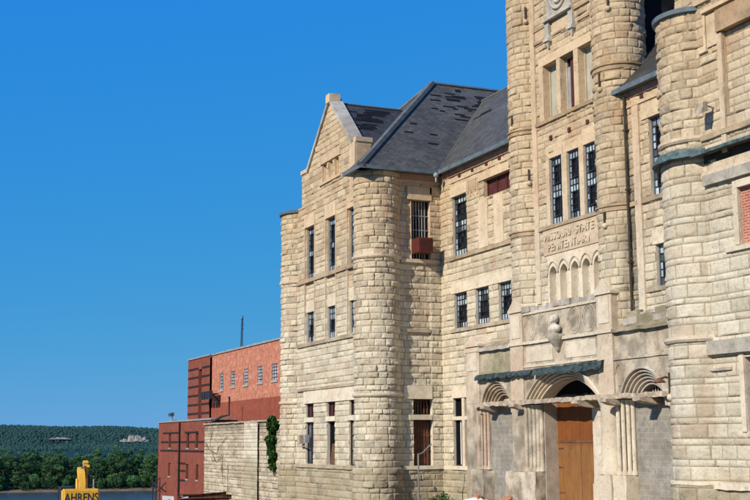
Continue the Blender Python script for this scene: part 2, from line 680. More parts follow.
# local (u, d, z) -> world for trim and windows; d is the distance out from the wall face
def fl(y):
    return lambda u, d, z: (u, y - d, z)


def sl(x, s=1):
    return lambda u, d, z: (x + s * d, u, z)


# ------------------------------------------------------------------ the prison building
B = empty('prison_building', (0, 0, 0))
tag(B, 'huge abandoned castle-like prison of rough cream limestone with round turrets and arched entrance', 'building')

CR, CL = 12.97, -12.97
ZB = -2.5


def strip(name, mat, segs, step=.3, rough=.0, parent=B, seed=0):
    for (f, u0, u1, d0, d1, z0, z1) in segs:
        bm = bmesh.new()
        if rough:
            subdiv_box(bm, u0, u1, d0, d1, z0, z1, step, f)
            recalc(bm)
            roughen(bm, rough, 2.3, seed)
        else:
            box(bm, u0, u1, d0, d1, z0, z1, f)
        o = obj(name, bm, mat, parent)
    return o


def pane_mesh(f, u0, u1, z0, z1, d, nu, nz, colors):
    V, F, Cc = [], [], []
    for k in range(nz):
        for i in range(nu):
            a, b = u0 + (u1 - u0) * i / nu, u0 + (u1 - u0) * (i + 1) / nu
            p, q = z0 + (z1 - z0) * k / nz, z0 + (z1 - z0) * (k + 1) / nz
            n = len(V)
            t = random.uniform(-.008, .008)
            V += [f(a, d + t, p), f(b, d, p), f(b, d + t, q), f(a, d, q)]
            F.append((n, n + 1, n + 2, n + 3))
            Cc.append(colors(i, k))
    me = np_mesh('pane', np.array(V), np.array(F), False)
    point_color(me, 'pc', np.array(Cc), 'FACE')
    return me


def reveal(f, u0, u1, z0, z1, dep, parent, mat, t=.02):
    bm = bmesh.new()
    box(bm, u0 - t, u0, -dep, -.002, z0, z1, f)
    box(bm, u1, u1 + t, -dep, -.002, z0, z1, f)
    box(bm, u0 - t, u1 + t, -dep, -.002, z1, z1 + t, f)
    box(bm, u0 - t, u1 + t, -dep, -.002, z0 - t, z0, f)
    return obj('reveal', bm, mat, parent)


def sash_window(f, u0, u1, z0, z1, nu=5, cell=.31, vents=2, dep=.18, style='sash', label=None):
    """steel sash with a lattice of small panes and dark pivoting vents"""
    w, h = u1 - u0, z1 - z0
    nz = max(3, int(round(h / cell)))
    bm = bmesh.new()
    d0, d1 = -dep, -dep + .07
    e = .05
    box(bm, u0, u0 + e, d0, d1, z0, z1, f)
    box(bm, u1 - e, u1, d0, d1, z0, z1, f)
    box(bm, u0 + e, u1 - e, d0, d1, z0, z0 + e, f)
    box(bm, u0 + e, u1 - e, d0, d1, z1 - e, z1, f)
    win = obj('window', bm, M['sash'] if style == 'sash' else M['iron'], B)
    if label:
        win['label'] = label
    reveal(f, u0, u1, z0, z1, dep + .03, win, M['smooth'])
    vz = []
    if style == 'sash':
        if vents == 2:
            vz = [(int(nz * .12 + .5), int(nz * .12 + .5) + 3), (int(nz * .66), int(nz * .66) + 3)]
        elif vents == 1:
            vz = [(1, max(3, nz - 2))]

    def colr(i, k):
        if style != 'sash':
            v = random.choice([.006, .01, .014])
            return (v, v, v * 1.1, 1)
        if any(a <= k < b for a, b in vz) and 1 <= i < nu - 1:
            v = random.choice([.006, .01, .03])
            return (v, v, v * 1.2, 1)
        v = random.choice([.22, .36, .46, .55, .62, .08, .5])  # pale tones stand for dirt and for reflections on the glass
        return (v * .86, v, v * 1.06, 1)
    link('pane', pane_mesh(f, u0 + e, u1 - e, z0 + e, z1 - e, -dep + .012, nu, nz, colr), M['pane'], win)
    bm = bmesh.new()
    t = .014
    a0, a1 = u0 + e, u1 - e
    b0, b1 = z0 + e, z1 - e
    if style == 'sash':
        for i in range(1, nu):
            x = a0 + (a1 - a0) * i / nu
            box(bm, x - t, x + t, -dep + .02, -dep + .055, b0, b1, f)
        for k in range(1, nz):
            z = b0 + (b1 - b0) * k / nz
            box(bm, a0, a1, -dep + .022, -dep + .050, z - t, z + t, f)
        obj('lattice', bm, M['iron'], win)
        for a, b in vz:
            bm = bmesh.new()
            p, q = b0 + (b1 - b0) * a / nz, b0 + (b1 - b0) * min(b, nz) / nz
            x, y = a0 + (a1 - a0) / nu, a1 - (a1 - a0) / nu
            for s in ((x - .035, x + .035, p, q), (y - .035, y + .035, p, q), (x + .035, y - .035, p, p + .06), (x + .035, y - .035, q - .06, q)):
                box(bm, s[0], s[1], -dep + .03, -dep + .09, s[2], s[3], f)
            obj('vent', bm, M['iron'], win)
    else:
        n = max(4, int(w / .155))
        for i in range(1, n):
            x = a0 + (a1 - a0) * i / n
            box(bm, x - .02, x + .02, -dep + .1, -dep + .135, b0, b1, f)
        for k in range(1, int(h / .75)):
            z = b0 + (b1 - b0) * k / int(h / .75)
            box(bm, a0, a1, -dep + .105, -dep + .13, z - .02, z + .02, f)
        obj('bars', bm, M['bars'] if style == 'bars' else M['rust'], win)
    return win


def sill(win, f, u0, u1, z, h=.16, out=.07, mat='smooth'):
    bm = bmesh.new()
    box(bm, u0 - .1, u1 + .1, -.3, out, z - h, z - .002, f)
    return obj('sill', bm, M[mat], win)


# ---- front wall of the wings (gabled blocks), left and right
GX = -17.75                                    # axis of the left gable
COLS = [(-21.52, -20.3), (-18.2, -17.04), (-15.02, -14.0)]
RAKE = .96


def gable_inside(ax):
    return lambda u, z: z < 21.55 - RAKE * np.abs(u - ax)


fg = fl(-4.)
lh = []
for a, b in COLS:
    lh += [(a, b, 11.9, 14.88), (a, b, 8.25, 9.97), (a, b, 4.02, 4.8), (a, b, 1.46, 3.76)]
ATT = [(-18.97, -18.25), (-17.94, -17.34), (-17.04, -16.44)]
lh += [(a, b, 17.1, 18.12) for a, b in ATT]


def left_recess(U, Z):
    r = np.zeros_like(U)
    for a, b in COLS:
        r -= .10 * ((U > a - .16) & (U < b + .16) & (Z > 8.1) & (Z < 15.0))
    r += .06 * ((Z < 1.4))
    return r


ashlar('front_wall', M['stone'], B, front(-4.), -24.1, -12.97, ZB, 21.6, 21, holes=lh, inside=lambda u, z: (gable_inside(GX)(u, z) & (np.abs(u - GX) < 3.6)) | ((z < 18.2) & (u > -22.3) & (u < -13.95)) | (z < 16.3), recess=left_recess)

# trim of the left gable
strip('lintel_band', M['smoothpale'], [(fg, -21.75, -13.75, -.05, .075, 4.80, 5.52)])
strip('string_course', M['belt'], [(fg, -22.9, -13.9, -.05, .13, 5.52, 5.66)], .3, .012)
strip('transom_band', M['smoothpale'], [(fg, a - .1, b + .1, -.32, .07, 3.762, 4.018) for a, b in COLS])
strip('lintel', M['smoothpale'], [(fg, a - .22, b + .22, -.12, .075, 14.9, 15.62) for a, b in COLS])
strip('lintel', M['smoothpale'], [(fg, a - .04, b + .04, -.2, .0, 9.985, 10.6) for a, b in COLS])
strip('sill_course', M['belt'], [(fg, -22.9, -13.9, -.2, .10, 8.03, 8.235)], .3, .01)
strip('sill_course', M['belt'], [(fg, -22.9, -13.9, -.2, .10, 11.68, 11.885)], .3, .01)
strip('plinth_cap', M['plinth'], [(fg, -22.9, -13.9, -.2, .16, 1.26, 1.445)], .3, .02)
strip('lintel', M['smooth'], [(fg, -19.2, -16.2, -.1, .07, 18.13, 18.52)])
strip('sill_course', M['smooth'], [(fg, -19.3, -16.1, -.2, .10, 16.93, 17.09)])
strip('pilaster', M['smooth'], [(fg, a - .24, a - .165, -.1, .06, 8.25, 14.89) for a, b in COLS] + [(fg, b + .165, b + .24, -.1, .06, 8.25, 14.89) for a, b in COLS[:2]])

for i, (a, b) in enumerate(COLS):
    w = sash_window(fg, a, b, 11.9, 14.88, nu=4, cell=.33, dep=.20)
    w = sash_window(fg, a, b, 8.25, 9.97, nu=4, cell=.33, vents=1, dep=.20)


def plain_window(f, u0, u1, z0, z1, dep, mat, frame='iron', name='window', label=None, mull=0, mullmat=None, zmull=0):
    bm = bmesh.new()
    e = .06
    d0, d1 = -dep, -dep + .08
    box(bm, u0, u0 + e, d0, d1, z0, z1, f)
    box(bm, u1 - e, u1, d0, d1, z0, z1, f)
    box(bm, u0 + e, u1 - e, d0, d1, z0, z0 + e, f)
    box(bm, u0 + e, u1 - e, d0, d1, z1 - e, z1, f)
    for i in range(1, mull + 1):
        x = u0 + (u1 - u0) * i / (mull + 1)
        box(bm, x - .03, x + .03, d0 + .012, d1 - .01, z0 + e, z1 - e, f)
    for k in range(1, zmull + 1):
        z = z0 + (z1 - z0) * k / (zmull + 1)
        box(bm, u0 + e, u1 - e, d0 + .015, d1 - .015, z - .03, z + .03, f)
    win = obj(name, bm, M[frame], B)
    if label:
        win['label'] = label
    reveal(f, u0, u1, z0, z1, dep + .03, win, M['smooth'])
    bm = bmesh.new()
    box(bm, u0 + e, u1 - e, -dep - .02, -dep + .01, z0 + e, z1 - e, f)
    obj('panel', bm, M[mat], win)
    return win


M['lowglass'] = simple('grey_dusty_glass', c3(.10, .105, .12), .2, .5, 0., .6, 1.2)
M['greywood'] = simple('grey_weathered_shutter', c3(.20, .17, .13), .85, .15, 0., .4, 4.)
for i, (a, b) in enumerate(COLS):
    plain_window(fg, a, b, 4.02, 4.8, .18, 'maroon', mull=1)
plain_window(fg, COLS[0][0], COLS[0][1], 1.46, 3.76, .18, 'lowglass', mull=1, label='ground floor window with dusty blue grey glass')
w = plain_window(fg, COLS[1][0], COLS[1][1], 1.46, 3.76, .24, 'black', label='ground floor window with a brown board fallen askew')
bm = bmesh.new()
add_hexa(bm, [fg(-18.0, -.14, 1.5), fg(-17.1, -.14, 1.5), fg(-17.1, -.10, 1.5), fg(-18.0, -.10, 1.5),
              fg(-17.86, -.19, 2.55), fg(-17.1, -.19, 2.62), fg(-17.1, -.15, 2.62), fg(-17.86, -.15, 2.55)])
obj('loose_board', bm, M['brownboard'], w)
plain_window(fg, COLS[2][0], COLS[2][1], 1.46, 3.76, .15, 'greywood', zmull=2, label='ground floor window closed by a grey wooden shutter')
for a, b in ATT:
    plain_window(fg, a, b, 17.1, 18.12, .22, 'smooth', frame='smooth', name='attic_window')

# gable coping, apex block and kneelers
bm = bmesh.new()
zt = 21.55
for s, lim in ((-1, 3.55), (1, 3.4)):
    n = 6
    for k in range(n):
        a, b = lim * k / n, lim * (k + 1) / n - .012
        za, zb = zt - RAKE * a, zt - RAKE * b
        xa, xb = GX + s * a, GX + s * b
        add_hexa(bm, [(xa, -4.13, za - .06), (xb, -4.13, zb - .06), (xb, -3.35, zb - .06), (xa, -3.35, za - .06),
                      (xa, -4.13, za + .2), (xb, -4.13, zb + .2), (xb, -3.35, zb + .2), (xa, -3.35, za + .2)])
obj('gable_coping', bm, M['greystone'], B)
bm = bmesh.new()
subdiv_box(bm, GX - .27, GX + .27, -4.17, -3.5, 21.4, 21.9, .2)
recalc(bm)
roughen(bm, .03, 2.)
obj('apex_block', bm, M['smoothpale'], B)
bm = bmesh.new()
box(bm, -14.75, -13.95, -4.1, -3.15, 15.2, 18.35)
subdiv_box(bm, -14.3, -13.9, -4.06, -3.1, 18.352, 18.6, .3)
subdiv_box(bm, -22.36, -21.2, -4.08, -3.3, 18.2, 18.42, .3)
box(bm, -22.28, -21.25, -3.95, -3.3, 15.2, 18.198)
objs('kneeler', bm, M['stone'], B)
bm = bmesh.new()
box(bm, -13.949, -13.93, -3.98, -3.2, 17.3, 18.2)
obj('brick_patch', bm, M['pinkstone'], B)
# back of the gable wall, seen only from the side
bm = bmesh.new()
v = [bm.verts.new(p) for p in ((-21.3, -3.3, 17.), (-14.2, -3.3, 17.), (-14.2, -3.3, 18.1), (GX, -3.3, 21.4), (-21.3, -3.3, 18.1))]
bm.faces.new(v)
obj('gable_back', bm, M['smooth'], B)


# ---- corner turrets
def turret(cx, cy, r, z0, z1, seed, mat='stone', arc=(0., 2 * PI), **kw):
    kw.setdefault('blen', (.38, .75))
    kw.setdefault('bulge', .066)
    return ashlar('corner_turret', M[mat], B, cyl(cx, cy, r), arc[0] * r, arc[1] * r, z0, z1, seed, **kw)


def ring(cx, cy, r, z, h, out, mat, name='string_course', rough=.012, prof=None):
    bm = bmesh.new()
    p = prof or [(r - .03, z - h / 2), (r + out * .5, z - h / 2 + .01), (r + out, z - h * .1), (r + out, z + h * .35), (r - .03, z + h / 2)]
    lathe(bm, cx, cy, p, 64)
    if rough:
        roughen(bm, rough, 3., cx)
    return obj(name, bm, M[mat], B)


plrec = lambda U, Z: .10 * (Z < 1.4)
A_ = (-PI * .95, PI * .35)
turret(CL, -3.28, 1.19, ZB, 16.45, 31, arc=A_, recess=plrec)
turret(-24.08, -3.28, 1.28, ZB - 1, 16.1, 32, arc=(-PI * 1.3, .25), recess=plrec)
turret(CR, -3.28, 1.19, 11.45, 16.1, 33, arc=(-PI * 1.3, .4))
turret(CR, -3.28, 1.23, ZB, 11.45, 34, mat='pale', arc=(-PI * 1.3, .4), recess=lambda U, Z: .09 * (Z < 1.35) + .03 * (Z < 5.75), pattern=((.42, .02), (.20, .02)), blen=(.6, 1.05), bulge=.035)
turret(24.08, -3.28, 1.28, ZB, 16.1, 35, arc=(-PI, .5 * PI), coarse=2.)
for cx, r, zs in ((CL, 1.19, (11.95, 4.97)), (-24.08, 1.28, (11.95, 4.92)), (CR, 1.19, (11.97,)), (CR, 1.26, (5.73,)), (24.08, 1.28, (11.95, 4.95))):
    for z in zs:
        ring(cx, -3.28, r + .02, z, .2, .10, 'stone')
# caps of the turrets
for cx, r, z in ((CL, 1.2, 16.4), (-24.08, 1.3, 16.1), (CR, 1.2, 16.1), (24.08, 1.3, 16.1)):
    bm = bmesh.new()
    lathe(bm, cx, -3.28, [(r - .1, z - .03), (r + .12, z - .02), (r + .14, z + .12), (r + .02, z + .17), (.01, z + .25)], 48)
    obj('turret_cap', bm, M['leadfascia'], B)

# tower turrets
TX, TY, TR = 3.5, .46, 1.08
turret(-TX, TY, TR, 6.5, 26., 41, recess=lambda U, Z: -.12 * (Z < 8.55), arc=(-PI * 1.5, PI * .5), bulge=.055)
turret(TX, TY, TR, 6.2, 26., 42, recess=lambda U, Z: -.12 * (Z < 8.55), arc=(-PI * 1.5, PI * .5), bulge=.055)
for s, zs in ((-1, (16.55, 11.88)), (1, (17.6, 11.8))):
    for z in zs:
        bm = bmesh.new()
        lathe(bm, s * TX, TY, [(TR - .02, z - .16), (TR + .05, z - .13), (TR + .06, z + .02), (TR + .115, z + .05), (TR + .115, z + .11), (TR - .02, z + .15)], 64)
        roughen(bm, .012, 3.)
        obj('string_course', bm, M['belt'], B)


M['slitshade'] = simple('slot_shade_and_pipe_brown', c3(.07, .055, .04), .95, .05)  # dark brown stands in for shade in slots and below the flashing


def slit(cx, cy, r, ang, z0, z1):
    """raised dark strip for the shade of a slot, ending in a round stone boss"""
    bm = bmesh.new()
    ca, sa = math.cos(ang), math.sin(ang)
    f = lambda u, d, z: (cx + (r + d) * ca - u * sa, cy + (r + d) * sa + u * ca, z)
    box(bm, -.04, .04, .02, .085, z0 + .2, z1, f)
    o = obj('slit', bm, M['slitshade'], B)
    bm = bmesh.new()
    bmesh.ops.create_icosphere(bm, subdivisions=2, radius=.125, matrix=Matrix.Translation(f(0, .035, z0 + .1)))
    obj('boss', bm, M['smooth'], o, True)


def ang(cx, cy, px, py):
    return math.atan2(py - cy, px - cx)


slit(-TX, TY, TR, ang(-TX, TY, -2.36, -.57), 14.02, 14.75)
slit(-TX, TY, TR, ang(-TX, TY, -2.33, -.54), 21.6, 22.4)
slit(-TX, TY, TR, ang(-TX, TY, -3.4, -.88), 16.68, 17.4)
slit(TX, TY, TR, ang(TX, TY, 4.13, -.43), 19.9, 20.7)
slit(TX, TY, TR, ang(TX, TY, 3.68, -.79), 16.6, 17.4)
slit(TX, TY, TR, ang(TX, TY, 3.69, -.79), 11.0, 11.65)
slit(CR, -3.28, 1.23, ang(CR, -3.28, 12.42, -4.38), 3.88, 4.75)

# ---- side wall of the left wing (faces the entrance), and its mirror
fs = sl(-12.22)
sh = [(-1.67, -.59, 11.95, 15.05), (-1.67, -.59, 4.0, 4.78), (-1.67, -.59, 1.46, 3.74)]


def side_recess(U, Z):
    r = -.07 * ((U > -2.05) & (U < -.62) & (Z > 5.5) & (Z < 15.7)) + .06 * (Z < 1.3)
    return r


ashlar('side_wall', M['stone'], B, side(-12.22), -2.9, -.02, ZB, 16.5, 51, holes=sh, recess=side_recess, bulge=.05)
strip('lintel', M['smooth'], [(fs, -1.9, -.5, -.12, .05, 15.06, 15.75)])
strip('lintel_band', M['smoothpale'], [(fs, -2.2, -.62, -.12, .06, 4.79, 5.46)])
strip('sill_course', M['belt'], [(fs, -2.3, -.62, -.15, .05, 8.17, 8.33)], .3, .01)
strip('sill_course', M['smooth'], [(fs, -2.3, -.05, -.2, .08, 11.75, 11.93)], .3, .01)
strip('transom_band', M['smooth'], [(fs, -1.9, -.65, -.3, .05, 3.745, 3.995)])
strip('plinth_cap', M['smoothpale'], [(fs, -2.3, -.03, -.2, .14, 1.28, 1.455)], .3, .02)
sash_window(fs, -1.67, -.59, 11.95, 15.05, style='bars', dep=.35, label='tall window with pale vertical bars beside the turret')
sash_window(fs, -1.67, -.59, 1.46, 3.74, style='rust', dep=.35, label='ground floor window boarded behind rusty bars')
bm = bmesh.new()
box(bm, -1.62, -.64, -.34, -.31, 1.52, 3.68, fs)
obj('window_board', bm, M['brownboard'], B)
sash_window(fs, -1.67, -.59, 4.0, 4.78, style='rust', dep=.35)
strip('brick_frieze', M['frieze'], [(fs, -2.6, -.02, -.05, .085, 16.06, 16.40)])
strip('corbel_course', M['stone'], [(fs, -2.6, -.02, -.05, .12, 15.92, 16.058)])
strip('corbel_course', M['smooth'], [(fs, -.6, -.02, -.05, .05, 15.35, 15.8)])
ashlar('side_wall', M['stone'], B, side(12.22, -1), -2.9, -.02, ZB, 16.5, 52, coarse=2., flip=True)

# ---- main wall, left of the tower
fm = fl(0.)
SM2 = [(-10.74, -9.38), (-8.47, -7.12), (-6.18, -4.92)]
mh = [(-10.78, -9.25, 11.93, 14.99), (-7.42, -4.6, 14.36, 15.24), (-11.05, -8.3, 1.46, 4.78)]
mh += [(a, b, 8.25, 10.02) for a, b in SM2]


def main_recess(U, Z):
    return .05 * ((U > -11.93) & (U < -11.1)) + .06 * (Z < 1.3) - .03 * ((U > -8.1) & (Z > 12.0) & (Z < 14.3))


ashlar('main_wall', M['stone'], B, front(0.), -12.22, -2.4, ZB, 16.4, 61, holes=mh, recess=main_recess, bulge=.04)
ashlar('main_wall', M['stone'], B, front(0.), 4.0, 11.93, 5.5, 16.4, 62, holes=[(5.92, 7.3, 11.93, 15.02), (6.05, 7.35, 8.42, 10.02), (8.4, 9.7, 8.42, 10.02)], bulge=.045)
strip('lintel', M['smoothpale'], [(fm, -10.95, -9.1, -.1, .06, 15.0, 15.56), (fm, -7.95, -4.5, -.1, .07, 15.25, 15.62), (fm, 5.5, 7.6, -.1, .06, 15.03, 15.62)])
strip('lintel_band', M['smoothpale'], [(fm, -11.0, -4.4, -.1, .05, 10.03, 10.55), (fm, 5.9, 9.8, -.1, .05, 10.03, 10.6)])
strip('lintel_band', M['smoothpale'], [(fm, -11.05, -8.36, -.1, .06, 4.79, 5.34)])
strip('sill_course', M['belt'], [(fm, -11.93, -4.3, -.2, .09, 8.06, 8.24), (fm, 4.2, 11.9, -.2, .08, 8.25, 8.41)], .3, .012)
strip('sill_course', M['belt'], [(fm, -11.93, -4.3, -.2, .09, 11.74, 11.92), (fm, 4.2, 11.9, -.2, .09, 11.74, 11.92)], .3, .012)
strip('plinth_cap', M['smoothpale'], [(fm, -11.9, -8.36, -.3, .14, 1.27, 1.455)], .3, .02)
strip('brick_frieze', M['frieze'], [(fm, -11.85, -4.2, -.05, .085, 16.08, 16.42), (fm, 4.3, 11.9, -.05, .085, 16.1, 16.44)])
strip('corbel_course', M['smooth'], [(fm, -11.85, -4.2, -.05, .06, 15.74, 15.86), (fm, 4.3, 11.9, -.05, .06, 15.74, 15.86)])
bm = bmesh.new()
for x in (-9.92, -8.52, -7.07, -5.78, 5.6, 7.1):
    box(bm, x - .10, x + .10, -.02, .07, 15.90, 16.06, fm)
objs('putlog_hole', bm, M['maroon'], B)
strip('infill_masonry', M['smoothpale'], [(fm, -8.02, -7.1, -.1, .022, 11.95, 14.34), (fm, -6.5, -5.6, -.1, .02, 11.95, 14.34)])
strip('pilaster', M['stone'], [(fm, 4.95, 5.35, -.1, .09, 5.6, 15.7)], .3, .02)
# carved wavy strip
bm = bmesh.new()
for k in range(6):
    x = -9.05 + k * .19
    box(bm, x, x + .10, -.02, .06, 14.95 - .25 * (k % 2), 15.45, fm)
objs('carved_strip', bm, M['smooth'], B)

sash_window(fm, -10.78, -9.25, 11.93, 14.99, nu=5, label='tall steel sash window with two dark pivoting vents')
for a, b in SM2:
    sash_window(fm, a, b, 8.25, 10.02, nu=5, vents=1)
w = plain_window(fm, -7.42, -4.6, 14.36, 15.24, .26, 'maroon', frame='maroon', name='attic_opening', mull=2, label='wide low opening closed by dark maroon boards')
sash_window(fm, 5.92, 7.3, 11.93, 15.02, nu=5)
sash_window(fm, 6.05, 7.35, 8.42, 10.02, nu=5, vents=1)
sash_window(fm, 8.4, 9.7, 8.42, 10.02, nu=5, vents=1)
# ground floor double window with stone cross
w = plain_window(fm, -11.05, -8.3, 1.46, 4.78, .2, 'black', label='ground floor window divided by a white stone cross')
bm = bmesh.new()
box(bm, -10.12, -9.84, -.19, .02, 1.46, 4.78, fm)
box(bm, -11.05, -10.122, -.28, .01, 3.70, 3.88, fm)
box(bm, -9.838, -8.3, -.28, .01, 3.70, 3.88, fm)
obj('stone_cross', bm, M['smoothpale'], w)
bm = bmesh.new()
box(bm, -10.62, -10.55, -.18, -.15, 1.5, 3.7, fm)
box(bm, -10.32, -10.28, -.18, -.15, 1.5, 3.7, fm)
obj('sash_bar', bm, M['whitepaint'], w)
# rain pipe in the corner right of the tower
bm = bmesh.new()
tube(bm, [(4.58, -.16, 5.6), (4.58, -.16, 16.2)], .05)
for z in (7., 9.5, 12.4, 14.8):
    box(bm, 4.50, 4.66, -.22, -.02, z, z + .08)
obj('rain_pipe', bm, M['slitshade'], B)

# ---- tower front
ft = fl(-.15)
TW = 2.35
T3 = [(-1.0, -.06), (.38, 1.26), (1.66, 2.5)]
T3 = [(-1.08, -.10), (.33, 1.26), (1.62, 2.55)]
TU = [(-1.36, -.27), (.04, 1.10), (1.47, 2.45)]
th = [(a, b, 11.95, 14.9) for a, b in T3] + [(a, b, 16.72, 19.2) for a, b in TU]
th += [(-1.5, 2.5, 8.5, 10.62)]
ashlar('tower_wall', M['stone'], B, front(-.15), -3.0, 3.0, 6.4, 26., 71, holes=th, bulge=.055)
# window mullion piers and lintels
strip('lintel', M['smoothpale'], [(ft, -1.35, -.02, -.1, .05, 14.91, 15.5), (ft, .02, 1.5, -.1, .05, 14.91, 15.42), (ft, 1.52, 2.55, -.1, .05, 14.91, 15.6)])
strip('pilaster', M['smooth'], [(ft, -1.38, -1.09, -.2, .055, 11.96, 14.9), (ft, -.09, .32, -.2, .055, 11.96, 14.9), (ft, 1.27, 1.61, -.2, .055, 11.96, 14.9)])
strip('lintel', M['smoothpale'], [(ft, -1.75, 2.5, -.1, .07, 19.21, 19.62)])
strip('pilaster', M['smooth'], [(ft, -1.75, -1.37, -.3, .06, 16.72, 19.2), (ft, -.26, .03, -.3, .06, 16.72, 19.2), (ft, 1.11, 1.46, -.3, .06, 16.72, 19.2)])
strip('sill_course', M['belt'], [(ft, -2.1, 2.5, -.2, .10, 16.55, 16.71), (ft, -2.1, 2.5, -.2, .10, 11.79, 11.94)], .3, .008)
strip('string_course', M['belt'], [(ft, -2.1, -.9, -.1, .09, 20.96, 21.1), (ft, 1.2, 2.4, -.1, .09, 20.96, 21.1), (ft, -2.1, -.9, -.1, .08, 20.36, 20.48), (ft, 1.5, 2.4, -.1, .08, 20.36, 20.48), (ft, -.6, 1.1, -.1, .06, 20.36, 20.42)])
strip('stone_panel', M['smooth'], [(ft, -2.0, -1.0, -.1, .05, 20.49, 20.95), (ft, -.5, 1.0, -.1, .06, 20.43, 20.95)])
for a, b in T3:
    sash_window(ft, a, b, 11.95, 14.9, nu=4, cell=.3, dep=.12)
for i, (a, b) in enumerate(TU):
    w = plain_window(ft, a, b, 16.72, 19.2, .34, 'greyboard' if i != 1 else 'black', frame='greyboard', name='tower_window', label=['boarded tower window beside the open one', 'tower window with a dark louvred shutter', None][i])
    if i == 1:
        bm = bmesh.new()
        box(bm, a + .34, b - .1, -.325, -.26, 16.9, 19.1, ft)
        obj('shutter', bm, M['maroon'], w)
        bm = bmesh.new()
        box(bm, a + .07, a + .3, -.325, -.28, 16.8, 18.75, ft)
        box(bm, a + .302, b - .07, -.325, -.27, 16.78, 16.88, ft)
        obj('board_strip', bm, M['bars'], w)
bm = bmesh.new()
for x in (-.9, .6, 2.0):
    box(bm, x - .09, x + .09, -.02, .075, 15.72, 15.92, ft)
objs('putlog_hole', bm, M['acred'], B)
strip('pilaster', M['stone'], [(ft, -2.42, -2.05, -.1, .07, 8.6, 25.)], .3, .015)
# relief panel with brackets under it
bm = bmesh.new()
box(bm, -.86, 1.12, -.1, .10, 21.18, 23.1, ft)
pnl = obj('relief_panel', bm, M['greystone'], B)
bm = bmesh.new()
for r_, k in ((.62, 40), (.36, 28)):
    pts = [ft(.13 + r_ * math.cos(2 * PI * q / k), .13, 22.1 + r_ * 1.05 * math.sin(2 * PI * q / k)) for q in range(k + 1)]
    tube(bm, pts, .07, 8, False)
bmesh.ops.create_icosphere(bm, subdivisions=2, radius=.2, matrix=Matrix.Translation(ft(.13, .1, 22.1)))
obj('carved_wreath', bm, M['greystone'], pnl, True)
bm = bmesh.new()
box(bm, -1.0, 1.25, -.1, .28, 21.06, 21.175, ft)
obj('panel_ledge', bm, M['greystone'], pnl)
for x in (-.82, 1.1):
    bm = bmesh.new()
    box(bm, x - .17, x + .17, -.1, .16, 20.3, 21.055, ft)
    v = box(bm, x - .22, x + .22, -.1, .24, 20.16, 20.298, ft)
    v = box(bm, x - .16, x + .16, -.1, .18, 19.86, 20.158, ft)
    for q in v[:4]:
        q.co.x = x + (q.co.x - x) * .3
        q.co.y += .1 if q.co.y < -.2 else 0
    obj('bracket', bm, M['greystone'], pnl)
# inscription
bm = bmesh.new()
box(bm, -1.75, 2.5, -.12, .05, 10.66, 11.78, ft)
ins = obj('inscription_panel', bm, M['pinkstone'], B)


def letters(name, text, size, mat, parent, mtx, depth=.03, spacing=1.):
    cu = bpy.data.curves.new(name, 'FONT')
    cu.body = text
    cu.size = size
    cu.extrude = depth
    cu.align_x = 'CENTER'
    cu.align_y = 'CENTER'
    cu.space_character = spacing
    cu.offset = .012
    tmp = bpy.data.objects.new('tmp_text', cu)
    COL.objects.link(tmp)
    dg = bpy.context.evaluated_depsgraph_get()
    dg.update()
    me = bpy.data.meshes.new_from_object(tmp.evaluated_get(dg))
    bpy.data.objects.remove(tmp)
    me.transform(mtx)
    me.materials.clear()
    o = link(name, me, mat, parent)
    return o


RX = Matrix.Rotation(PI / 2, 4, 'X')
letters('lettering', 'MISSOURI', .48, M['smooth'], ins, Matrix.Translation(ft(-.56, .06, 11.44)) @ RX, .034, 1.04)
letters('lettering', 'STATE', .48, M['smooth'], ins, Matrix.Translation(ft(1.55, .06, 11.44)) @ RX, .034, 1.04)
letters('lettering', 'PENITENTIARY', .48, M['smooth'], ins, Matrix.Translation(ft(.32, .06, 10.96)) @ RX, .034, 1.06)
# blind arcade of five pointed niches
bm = bmesh.new()
box(bm, -1.75, 2.6, -.45, -.33, 8.3, 10.64, ft)
arc_ = obj('blind_arcade', bm, M['smooth'], B)
nich = [(-1.42, -.72), (-.56, .14), (.30, 1.0), (1.16, 1.86), (2.02, 2.5)]


def pointed(w, n=10):
    """outline of a pointed arch of half width w, from the left spring over the apex to the right"""
    r_ = w * 1.35
    c = r_ - w
    pts = []
    a1 = math.acos(c / r_)
    for k in range(n + 1):
        a = a1 * k / n
        pts.append((c - r_ * math.cos(a), r_ * math.sin(a)))
    return pts + [(-x, z) for x, z in pts[::-1][1:]]


bm = bmesh.new()
edge = -1.5
for i, (a, b) in enumerate(nich):
    cx, w_ = (a + b) / 2 if i < 4 else 2.37, .30
    pts = [(cx + x, 9.75 + z) for x, z in pointed(w_)]
    # pier left of the niche
    box(bm, edge, cx - w_, -.33, .02, 8.5, 9.75, ft)
    # spandrel over it
    xs = [edge] + [p[0] for p in pts]
    zs = [9.75] + [p[1] for p in pts]
    xs2, zs2 = [edge, cx - w_], [9.75, 9.75]
    box(bm, edge, cx - w_, -.33, .021, 9.751, 10.63, ft)
    for (x0_, z0_), (x1_, z1_) in zip(pts, pts[1:]):
        add_hexa(bm, [ft(x0_, .02, z0_), ft(x1_, .02, z1_), ft(x1_, -.33, z1_), ft(x0_, -.33, z0_), ft(x0_, .02, 10.63), ft(x1_, .02, 10.63), ft(x1_, -.33, 10.63), ft(x0_, -.33, 10.63)])
    edge = cx + w_
obj('arcade_front', bm, M['smoothpale'], arc_)
bm = bmesh.new()
for i, (a, b) in enumerate(nich):
    cx = (a + b) / 2 if i < 4 else 2.37
    tube(bm, [ft(cx + x, .04, 9.82 + z) for x, z in pointed(.41)], .035, 6)
objs('hood_mould', bm, M['greystone'], arc_, True)
bm = bmesh.new()
for i in range(5):
    cx = (nich[i][0] + nich[i][1]) / 2 if i < 4 else 2.37
    box(bm, cx - .3, cx + .3, -.325, -.30, 8.5, 10.3, ft)
